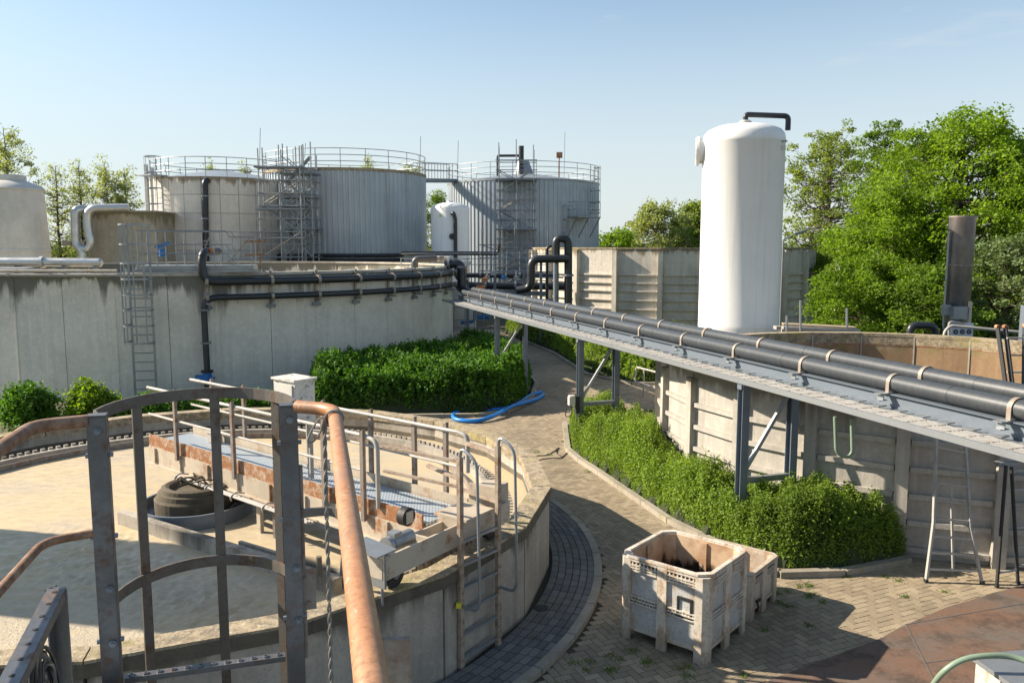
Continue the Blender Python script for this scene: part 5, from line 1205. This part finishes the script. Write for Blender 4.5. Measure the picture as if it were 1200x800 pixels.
k = MB(); k.bar(gz(1226, 684)-o_l, at(1218, 545, 12)-o_l, .03, .05, up=(0, 1, 0)); k.build('stile', M['black'], t_)
k = MB(); k.box(at(1180, 543, 11.8)-o_l, (.3, .12, .06)); k.build('hinge', M['steel'], t_)
t_ = thing('black_ladder', 'black-stiled ladder with orange end caps rising above the right basin rim', 'ladder', (0, 0, 0))
for (xt, yt, xb, yb) in ((1169, 383, 1177, 440), (1178, 383, 1185, 440), (1201, 382, 1200, 446)):
    a = at(xt, yt, 14.2); b = at(xb, yb, 13.6); b = a+(b-a)*1.35; k = MB(); k.bar(a, b, .03, .08, up=(0, 1, 0)); k.build('stile', M['black'], t_)
    k = MB(); k.tube([a-V(0, .04, 0), a+V(0, .04, 0)], .04, 12); k.build('end_cap', M['rusty'], t_)
for py_ in (396, 416, 436, 455): k = MB(); k.bar(at(1180, py_, 14.0), at(1215, py_, 14.0), .03, .03); k.build('rung', M['alu'], t_)

# low pipe railing by the basin
t_ = thing('barrier_rail', 'short galvanised U-shaped barrier rail at the bend of the paved road', 'railing', (0, 0, 0))
a, b = gz(745, 462), gz(783, 474); a2 = a+(b-a)*-.0
k = MB(); k.tube(fillet([b+V(.1, -.2, .95), b+V(0, 0, .95), a+V(0, 0, .95), a+V(-.05, 0, .45), b+V(0, 0, .4), b+V(.1, -.2, .4)], .12), .032, 8); k.build('rail', M['alu'], t_, smooth=True)
for f in (.25, 1.0): p = a.lerp(b, f); k = MB(); k.tube([p, p+V(0, 0, .95)], .03, 8); k.build('post', M['alu'], t_)

# hoses and cable on the ground
def gpts(L_, z): return [gz(a, b, z) for a, b in L_]
def smooth_path(P, n=5):
    out = []
    for i in range(len(P)-1):
        p0 = P[max(i-1, 0)]; p1 = P[i]; p2 = P[i+1]; p3 = P[min(i+2, len(P)-1)]
        for j in range(n):
            t = j/n; out.append(.5*((2*p1)+(p2-p0)*t+(2*p0-5*p1+4*p2-p3)*t*t+(3*p1-p0-3*p2+p3)*t**3))
    out.append(P[-1]); return out
k = MB(); P = gpts([(634, 459), (622, 463), (600, 476), (578, 480), (555, 480), (536, 483), (531, 488), (538, 492), (560, 493), (582, 488), (600, 480), (615, 474), (630, 467), (637, 462)], .06)
P[10].z = .17; P[9].z = .12; P[11].z = .13
k.tube(smooth_path(P), .062, 10); k.build('blue_hose', M['hose_blue'], None, True, label='fat bright blue hose looped on the paving beside the laurel hedge', cat='hose', group='blue hoses')
k = MB(); k.tube(smooth_path(gpts([(535, 397), (548, 398), (560, 401), (574, 402.5), (590, 402)], .07)), .07, 8); k.build('blue_hose', M['hose_blue'], None, True, label='distant straight stretch of blue hose on the road beyond the trestle', cat='hose', group='blue hoses')
k = MB(); k.tube(smooth_path(gpts([(608, 537), (625, 534), (640, 533), (650, 528), (655, 524), (652, 530), (658, 536), (640, 537), (622, 541)], .012)), .010, 6); k.tube(smooth_path(gpts([(658, 536), (666, 528), (668, 518)], .012)), .010, 6); k.build('black_cable', M['black'], None, True, label='thin black cable lying in a loose loop across the brick paving', cat='cable')
k = MB(); p = gz(634, 717); k.tube([(p.x, p.y, .03), (p.x, p.y, .068)], .1, 16); k.build('drain_cover', M['black'], None, label='small dark round drain cover in the grey ring paving', cat='drain cover')

# bottom right: white bench-like box with a thick pale green hose
t_ = thing('equipment_box', 'white box with a grey chequer lid at the bottom right corner', 'box', (5.22, 7.62, 0), R_(8))
k = MB(); k.box((0.1, 0, .4), (.95, .62, .72)); k.build('body', M['bin'], t_); k = MB(); k.box((0.1, 0, .785), (1.05, .7, .05)); k.build('lid', M['steel'], t_)
k = MB(); k.tube(fillet([(-.1, -.1, .8), (-.05, -.1, 1.05), (.3, -.2, 1.1), (.35, -.2, .8)], .1), .02, 8); k.build('handle', M['black'], t_)
k = MB(); k.tube(smooth_path([gz(1085, 818, .35), gz(1095, 800, .6), gz(1108, 785, .8), gz(1128, 773, .92), gz(1155, 768, .97), gz(1185, 769, .97), gz(1215, 778, .95)]), .030, 12); k.build('green_hose', M['hose_green'], None, True, label='thick pale green hose arching over the white box at the bottom right', cat='hose')

# ================================================================== FOREGROUND PLATFORM, LADDER CAGE AND HANDRAILS
cg = thing('ladder_cage', 'rusty grey ladder top with safety cage of flat bars, right in front of the viewer', 'caged ladder', (-1.05, 2.78, 0))
def W3(x, y, z): return V(x+1.05, y-2.78, z)
P1 = V(-1.415, 2.68, 0); P2 = V(-.81, 2.86, 0); ldir = (P2-P1).normalized(); lout = V(-ldir.y, ldir.x, 0); rzl = math.atan2(ldir.y, ldir.x)
off = V(-1.05, 2.78, 0)
for p, zt_ in ((P1, 4.43), (P2, 4.43)):
    q = p-off; k = MB(); k.box(q+V(0, 0, zt_/2), (.060, .008, zt_), rz=rzl); 
    for s in (-1, 1): k.box(q+ldir*s*.027+lout*.022+V(0, 0, zt_/2), (.008, .04, zt_), rz=rzl)
    k.box(q+lout*.02+V(0, 0, zt_), (.062, .048, .008), rz=rzl)
    so = k.build('stile', M['stile'], cg)
    for z in (zt_-.05, 3.82, 3.62):
        k = MB(); c = q-lout*.006+V(0, 0, z)+ldir*(.004 if z > 4 else .012); k.tube([c, c-lout*.004], .0125, 16); k.tube([c-lout*.004, c-lout*.013], .008, 6); k.build('bolt', M['steel_d'], so, smooth=False)
    for z in (zt_-.14, 4.0, 3.62):
        for s in (-1, 1): k = MB(); c = q+ldir*s*.031+lout*.024+V(0, 0, z); k.tube([c, c+ldir*s*.012], .009, 6); k.build('bolt', M['steel'], so)
# rungs (perforated safety rungs)
for z in (3.47, 3.17, 2.87, 2.57, 2.27, 1.97, 1.67, 1.37, 1.07, .77, .47, .2):
    k = MB(); a = P1+ldir*.04-off+lout*.02; b = P2-ldir*.04-off+lout*.02; k.bar(a+V(0, 0, z), b+V(0, 0, z), .035, .02)
    ro = k.build('rung', M['stile'], cg)
    if z > 3:
        k = MB(); n = 12
        for i in range(n):
            c = a.lerp(b, (i+.5)/n)+V(0, 0, z+.01); k.lathe([(.011, 0), (.009, .006), (.005, .006), (.004, .001)], 10, tuple(c))
        k.build('grip_stud', M['stile'], ro)
hc = (P1+P2)/2+lout*.02
def hoop(z, ra=.415, rb_=.43, w=.045, a0=0., a1=math.pi, n=20, start=None):
    k = MB(); H_ = [hc-off-ldir*math.cos(a)*ra+lout*math.sin(a)**.9*rb_+V(0, 0, z) for a in np.linspace(a0, a1, n)]
    H_ = [P1-off+lout*.03+V(0, 0, z)]+H_[1:-1]+[P2-off+lout*.03+V(0, 0, z)]
    for i, (a, b) in enumerate(zip(H_[:-1], H_[1:])): k.bar(a, b, .008, w)
    return k.build('hoop', M['flat'], cg)
for z in (4.41, 3.70, 2.9): hoop(z, .345, .46)
def onhoop(a): return hc-off-ldir*math.cos(a)*.35+lout*math.sin(a)**.9*.465
for a in (.80, 1.66, 2.45):
    k = MB(); q = onhoop(a); k.bar(q+V(0, 0, 2.2), q+V(0, 0, 4.43), .038, .008, up=(q-(hc-off)).normalized()); k.build('cage_bar', M['flat'], cg)
# hinge plates
k = MB(); q = P2-off+ldir*.055+lout*.03; k.box(q+V(0, 0, 3.72), (.05, .006, .16), rz=rzl); k.tube([q+V(-.012, -.006, 3.77), q+V(-.012, -.012, 3.77)], .006, 8); k.tube([q+V(.0, -.006, 3.67), q+V(.0, -.012, 3.67)], .006, 8); k.build('hinge_plate', M['rail_brown'], cg)
k = MB(); k.tube([q+V(-.02, 0, 3.45), q+V(-.02, 0, 4.2)], .009, 8); k.build('hinge_rod', M['rail_brown'], cg)

hr = thing('pipe_handrail', 'thick rust-orange pipe handrail sweeping towards the viewer from the cage', 'handrail', P2)
def rel(p): return Vector(p)-P2
k = MB(); zz = 4.425
k.tube(fillet([rel(P2+ldir*.03+lout*.01+V(0, 0, zz-.0)), rel(V(-.635, 2.82, zz)), rel(V(-.18, .98, zz)), rel(V(.21, -.6, zz))], .11, 10), .0235, 28)
k.build('top_rail', M['orange_rail'], hr, smooth=True)
k = MB(); kp = fillet([rel(P2+ldir*.03+lout*.02+V(0, 0, 4.02)), rel(V(-.66, 2.93, 4.02)), rel(V(-.60, 2.80, 4.0)), rel(V(-.60, 2.72, 3.85))], .07)
for a_, b_ in zip(kp[:-1], kp[1:]): k.bar(a_, b_, .012, .032)
k.build('knee_bracket', M['flat'], hr)
k = MB(); k.box(rel(V(-.19, 1.22, 3.98)), (.055, .012, .8), rz=.1); k.build('post', M['rail_brown'], hr)
k = MB(); k.box(rel(V(-.05, .2, 3.9)), (.06, .012, 1.1)); k.build('post', M['rail_brown'], hr)

hl = thing('curved_handrail', 'curved brown pipe handrail with a lower rail at the left of the cage', 'handrail', P1)
def rel1(p): return Vector(p)-P1
for z, nm, r in ((4.415, 'top_rail', .022), (4.02, 'mid_rail', .0145)):
    k = MB(); dx = 0 if z > 4.3 else .03
    k.tube(fillet([rel1(P1-ldir*.03+V(0, .01, z)), rel1(V(-1.58+dx*.3, 2.60, z)), rel1(V(-1.46, 2.15, z)), rel1(V(-1.1, .9, z)), rel1(V(-.9, -.6, z))], .28, 12), r, 20); k.build(nm, M['rail_rust'], hl, smooth=True)

# rope tied round the handrail and hanging down
k = MB(); rp = V(-.602, 2.665, zz)
for r in range(3):
    k.tube([rp+V(.0285*math.cos(a), r*.011-.011+.004*math.sin(2*a+r), .0285*math.sin(a)) for a in np.linspace(0, 2*math.pi, 17)], .0042, 6, cap=False)
for s in (0, 1):
    P = [rp+V(-.030, -.005, .0)]+[V(-.633+.0045*math.sin(i*1.35+s*3.14), 2.655+.0045*math.cos(i*1.35+s*3.14), zz-.02-.018*i) for i in range(1, 56)]; k.tube(smooth_path(P, 2), .0042, 6)
P = [rp+V(-.028, -.01, .01), rp+V(-.05, -.01, .0), rp+V(-.075, -.015, -.04), rp+V(-.085, -.02, -.07), rp+V(-.07, -.02, -.075), rp+V(-.045, -.02, -.045), rp+V(-.028, -.01, .0)]; k.tube(smooth_path(P, 4), .004, 6)
k.build('hanging_rope', M['chain'], None, True, label='grey knotted rope tied round the rusty handrail and hanging down', cat='rope')

# platform floor under the viewer (its edge shows at the bottom left)
pf = thing('viewing_platform', 'dark steel platform edge with kick plate at the bottom left of the photo', 'platform', (-1.0, 0, 3.35))
k = MB(); k.box((.35, .55, -.03), (1.9, 3.8, .04)); k.build('grating', M['grate'], pf)
k = MB(); k.box((-.39, 2.60, .06), (.16, .012, .19)); k.build('kick_plate', M['stile'], pf)
for x, y in ((-.5, 2.35), (1.2, 2.35), (-.5, -1.2), (1.2, -1.2)): k = MB(); k.box((x, y, -1.7), (.12, .12, 3.3)); k.build('leg', M['stile'], pf)
# cable ladder with coiled black cables, bottom left
kt = thing('cable_ladder', 'perforated steel channel holding a coil of black cables at the bottom left corner', 'cable tray', (-1.09, 1.84, 4.19))
e = V(.155, -.46, -.01); ed = e.normalized(); ex = V(ed.y, -ed.x, 0)
k = MB(); k.bar(V(0, 0, 0), e*1.6, .040, .004); k.bar(V(0, 0, -.012)-ex*.019, e*1.6+V(0, 0, -.012)-ex*.019, .003, .022); k.build('top_flange', M['stile'], kt)
k = MB(); k.box((.004, 0.004, -.17), (.045, .005, .34), rz=-.35); k.box(V(.004, .004, -.17)+ex*.02-ed*.012, (.005, .03, .34), rz=-.35); k.build('end_post', M['stile'], kt)
k = MB(); k.bar(V(0, 0, -.33), e*1.6+V(0, 0, -.33), .040, .004); k.build('lower_flange', M['stile'], kt)
for i in range(11): k = MB(); c = e*(.05+.13*i)+V(0, 0, .0022); k.lathe([(.006, 0), (.006, .001), (.001, .001)], 8, tuple(c)); k.build('slot', M['black'], kt)
cc = thing('cable_coil', 'coil of black cables tied up inside the steel channel at the bottom left', 'cable coil', kt.location+e*.42+V(0, 0, -.17))
k = MB(); g = random.Random(3)
for i in range(16):
    r = .075+.0045*i*.6; ph = g.uniform(0, 6); cc_ = V(0, 0, -.03+g.uniform(-.012, .012))
    k.tube([cc_+ed*math.cos(a)*r*.8+V(0, 0, math.sin(a)*r*1.25)+ex*(.012*math.sin(i*1.7)+.006*math.sin(a*2+ph)) for a in np.linspace(0, 2*math.pi, 29)], .0042, 6, cap=False)
k.build('cable', M['cable_black'], cc, smooth=True)
for i in range(3):
    k = MB(); r = .1+.02*i; k.tube([V(0, 0, -.05)+ed*(math.cos(a)*r*.9-.05)+V(0, 0, math.sin(a)*r*1.1)+ex*.012*i for a in np.linspace(-.6, 2.2, 20)], .0042, 6); k.build('loose_cable', M['cable_black'], cc, smooth=True)

# ================================================================== PLANTING
hedge('hedge', 'dense dark green laurel hedge in front of the storage basin', [(-6.0, 23.5), (-3.8, 23.75), (-1.2, 23.85), (-.1, 24.5), (.45, 26.2), (.68, 29.2), (.2, 33), (-.6, 36.3), (-2.2, 38.2), (-2.75, 35.5), (-3.9, 32.2), (-6.2, 29.3), (-7.0, 27.5)], 1.12, 95000, .125, M['leaf_hl'], 2, edge=.35, bumpy=.2, hfun=lambda x, y: 1-.25*np.clip((y-28)/6, 0, 1))
hedge('hedge', 'low dark strip of laurel seen through the cage bars behind the tank rim', [(-11.0, 21.8), (-6.3, 23.1), (-6.5, 24.4), (-10.9, 23.4)], .62, 22000, .09, M['leaf_hl'], 6, edge=.3)
hedge('hedge', 'light green honeysuckle hedge filling the bed between road and ribbed basin', [(1.62, 22.0), (1.5, 19.4), (1.72, 18.4), (2.05, 17.4), (2.98, 14.3), (3.78, 12.5), (4.3, 11.98), (5.2, 12.0), (6.35, 12.42), (5.75, 13.0), (4.75, 14.0), (3.95, 15.1), (3.45, 16.6), (3.3, 18.2), (3.5, 19.6), (2.9, 21.4)], .78, 170000, .05, M['leaf_hr'], 5, edge=.28, bumpy=.22, hfun=lambda x, y: 1.02+.10*np.clip((x-2.2)/2.0, 0, 1))
hedge('hedge', 'bright hedge along the far side of the road behind the trestles', [(7.2, 29.3), (4.5, 29.5), (3.1, 31.6), (2.2, 37.6), (.9, 42.4), (-.4, 47), (1.5, 48), (3.4, 42), (5, 40.2), (7.5, 40), (8.8, 37), (8.2, 31)], 1.0, 60000, .11, M['leaf_hr'], 7, edge=.35, bumpy=.25)
def bush(name, label, x, y, H, r, n, size, mat, seed):
    rg = np.random.default_rng(seed); t = thing(name, label, 'shrub', (x, y, 0)); k = MB()
    for i in range(14):
        a = rg.uniform(0, 6.28); q = rg.uniform(.2, .8)*r; k.tube([(0, 0, 0), (math.cos(a)*q*.5, math.sin(a)*q*.5, H*.5), (math.cos(a)*q, math.sin(a)*q, H*rg.uniform(.7, 1))], .015, 5)
    k.build('stems', M['bark'], t); nc = 42; C = rg.normal(0, 1, (nc, 3)); C /= np.linalg.norm(C, axis=1)[:, None]; C *= rg.uniform(.45, 1, nc)[:, None]
    C = C*np.array([r, r*.8, H*.48])+np.array([0, 0, H*.5]); i = rg.integers(0, nc, n); P = C[i]+rg.normal(0, .13, (n, 3)); P[:, 2] = np.maximum(P[:, 2], .05)
    leaves('foliage', P, size, mat, t); return t
bush('shrub', 'dark leafy shrub against the storage basin wall at the left edge', -13.15, 21.5, 1.2, .75, 8000, .12, M['leaf_hl'], 3)
bush('shrub', 'bright yellow-green shrub beside the dark one at the basin wall', -11.75, 22.0, 1.2, .66, 7000, .12, M['leaf_y'], 4)
# trees on the right
tree('tree', 'pale half-bare tree just right of the white silo', at(968, 300, 64).x, 64, 14.0, 4.6, 11.5, 420, 46, .22, M['leaf_t3'], 11, .25, clr=.58, sparse=True, group='trees on the right')
tree('tree', 'narrow dark-leaved tree between the pale tree and the big maple', at(1032, 300, 50).x, 50, 12.6, 2.6, 10.0, 220, 60, .17, M['leaf_t2'], 12, .2, clr=.5, sparse=True, group='trees on the right')
tree('tree', 'biggest bright green maple behind the flare stack', at(1120, 300, 37).x, 37, 10.9, 4.8, 9.9, 820, 80, .17, M['leaf_t1'], 13, .32, clr=.62, group='trees on the right')
tree('tree', 'tall green tree cut by the right edge of the photo', at(1222, 300, 36).x, 36, 10.2, 3.6, 8.6, 380, 90, .16, M['leaf_t1'], 14, .3, clr=.6, group='trees on the right')
tree('tree', 'lower leafy tree between the pale tree and the flare stack', at(1045, 300, 36).x, 36, 7.4, 2.9, 6.8, 380, 90, .15, M['leaf_t1'], 15, .2, clr=.52, group='trees on the right', cb=.6)
tree('elder_bush', 'elder bush with small cream flowers behind the boards', at(1012, 300, 33).x, 33, 4.7, 2.3, 4.4, 300, 95, .13, M['leaf_y'], 16, .12, clr=.45, group='bushes behind the right basin', cat='bush', cb=.2, flowers=26)
tree('bush', 'dark bush in the shade between the walled basin and the elder', at(985, 300, 50).x, 50, 6.0, 2.4, 5.8, 200, 90, .15, M['leaf_t2'], 17, .12, clr=.5, group='bushes behind the right basin', cat='bush', cb=.2)
tree('bush', 'green bush right behind the flare stack foot', at(1085, 300, 31).x, 31, 4.3, 2.2, 4.1, 220, 95, .13, M['leaf_t2'], 18, .12, clr=.45, group='bushes behind the right basin', cat='bush', cb=.2)
tree('bush', 'silvery grey-green bush at the right edge beyond the basin', at(1180, 300, 31).x, 31, 5.6, 2.4, 5.2, 260, 95, .13, M['leaf_s'], 19, .12, clr=.45, group='bushes behind the right basin', cat='bush', cb=.2)
tree('bush', 'tall dark shrub filling the gap under the big maple', at(1130, 300, 34).x, 34, 5.2, 3.0, 5.0, 260, 90, .15, M['leaf_t2'], 20, .12, clr=.5, group='bushes behind the right basin', cat='bush', cb=.2)
# centre trees beyond the walled basin
tree('tree', 'wind-swept green tree left of the white silo above the basin wall', at(757, 280, 85).x, 85, 9.6, 3.6, 7, 260, 60, .28, M['leaf_t4'], 21, .3, clr=.8, group='trees beyond the walled basin', lean=(1.5, 0))
tree('tree', 'pale tree directly beside the left edge of the white silo', at(803, 280, 88).x, 88, 9.8, 3.0, 7, 200, 60, .28, M['leaf_t3'], 22, .3, clr=.8, sparse=True, group='trees beyond the walled basin', lean=(1.2, 0))
tree('tree', 'low bright bush of a tree at the right end of the corrugated tank', at(722, 280, 80).x, 80, 7.0, 2.8, 6, 150, 60, .28, M['leaf_t1'], 23, .2, clr=.8, group='trees beyond the walled basin')
tree('tree', 'broad low tree behind the white silo and walled basin', at(850, 280, 85).x, 85, 8.2, 5.5, 6.5, 260, 60, .28, M['leaf_t1'], 24, .3, clr=.9, group='trees beyond the walled basin')
# poplars on the left
for i, (px_, Y_, H_, cr, d, lab, ml) in enumerate(((14, 72, 15.4, 3.0, 90, 'tall poplar behind the cream tank at the left edge', 't4'), (70, 75, 12.4, 1.7, 26, 'sparse dark slim poplar right of the cream tank', 't4'), (97, 76, 12.8, 1.6, 34, 'slim poplar rising behind the lagged pipe bends', 't4'),
      (128, 74, 12.6, 1.8, 50, 'leafier poplar above the concrete chamber', 't4'), (150, 75, 12.0, 1.7, 46, 'poplar just left of the block tank ladder', 't4'), (253, 80, 13.4, .9, 30, 'poplar tip showing above the block tank roof', 't4'), (290, 82, 13.0, .9, 26, 'small poplar tip left of the scaffold tower', 't4'),
      (432, 86, 14.2, 1.3, 40, 'poplar tip above the middle corrugated tank', 't4'), (484, 84, 13.4, 2.0, 60, 'leafy poplar in the gap between the corrugated tanks', 't4'), (513, 86, 10.8, 2.0, 50, 'lower tree behind the small white tank', 't2'))):
    tree('poplar', lab, at(px_, 280, Y_).x, Y_, H_*1.08, cr, H_*.93, 200, int(d*.75), .20, M['leaf_'+ml], 40+i, .2, clr=.6, sparse=True, group='poplars beyond the tanks', cb=1.0)
# far treeline
def treeline(name, label, x0, x1, Y, H, n, mat, seed):
    rg = np.random.default_rng(seed); c = 160; cx = rg.uniform(x0, x1, c); hh = H*rg.uniform(.55, 1, c); i = rg.integers(0, c, n)
    P = np.stack([cx[i]+rg.normal(0, 2.6, n), Y+rg.normal(0, 3, n), hh[i]*np.sqrt(rg.uniform(0, 1, n))+rg.normal(0, .3, n)], 1); P[:, 2] = np.maximum(P[:, 2], .1)
    o = leaves(name, P, .7, mat); tag(o, label, 'woodland', kind='stuff')
treeline('woodland', 'distant dark belt of trees along the horizon', -170, 190, 150, 6.5, 60000, M['leaf_t2'], 5)
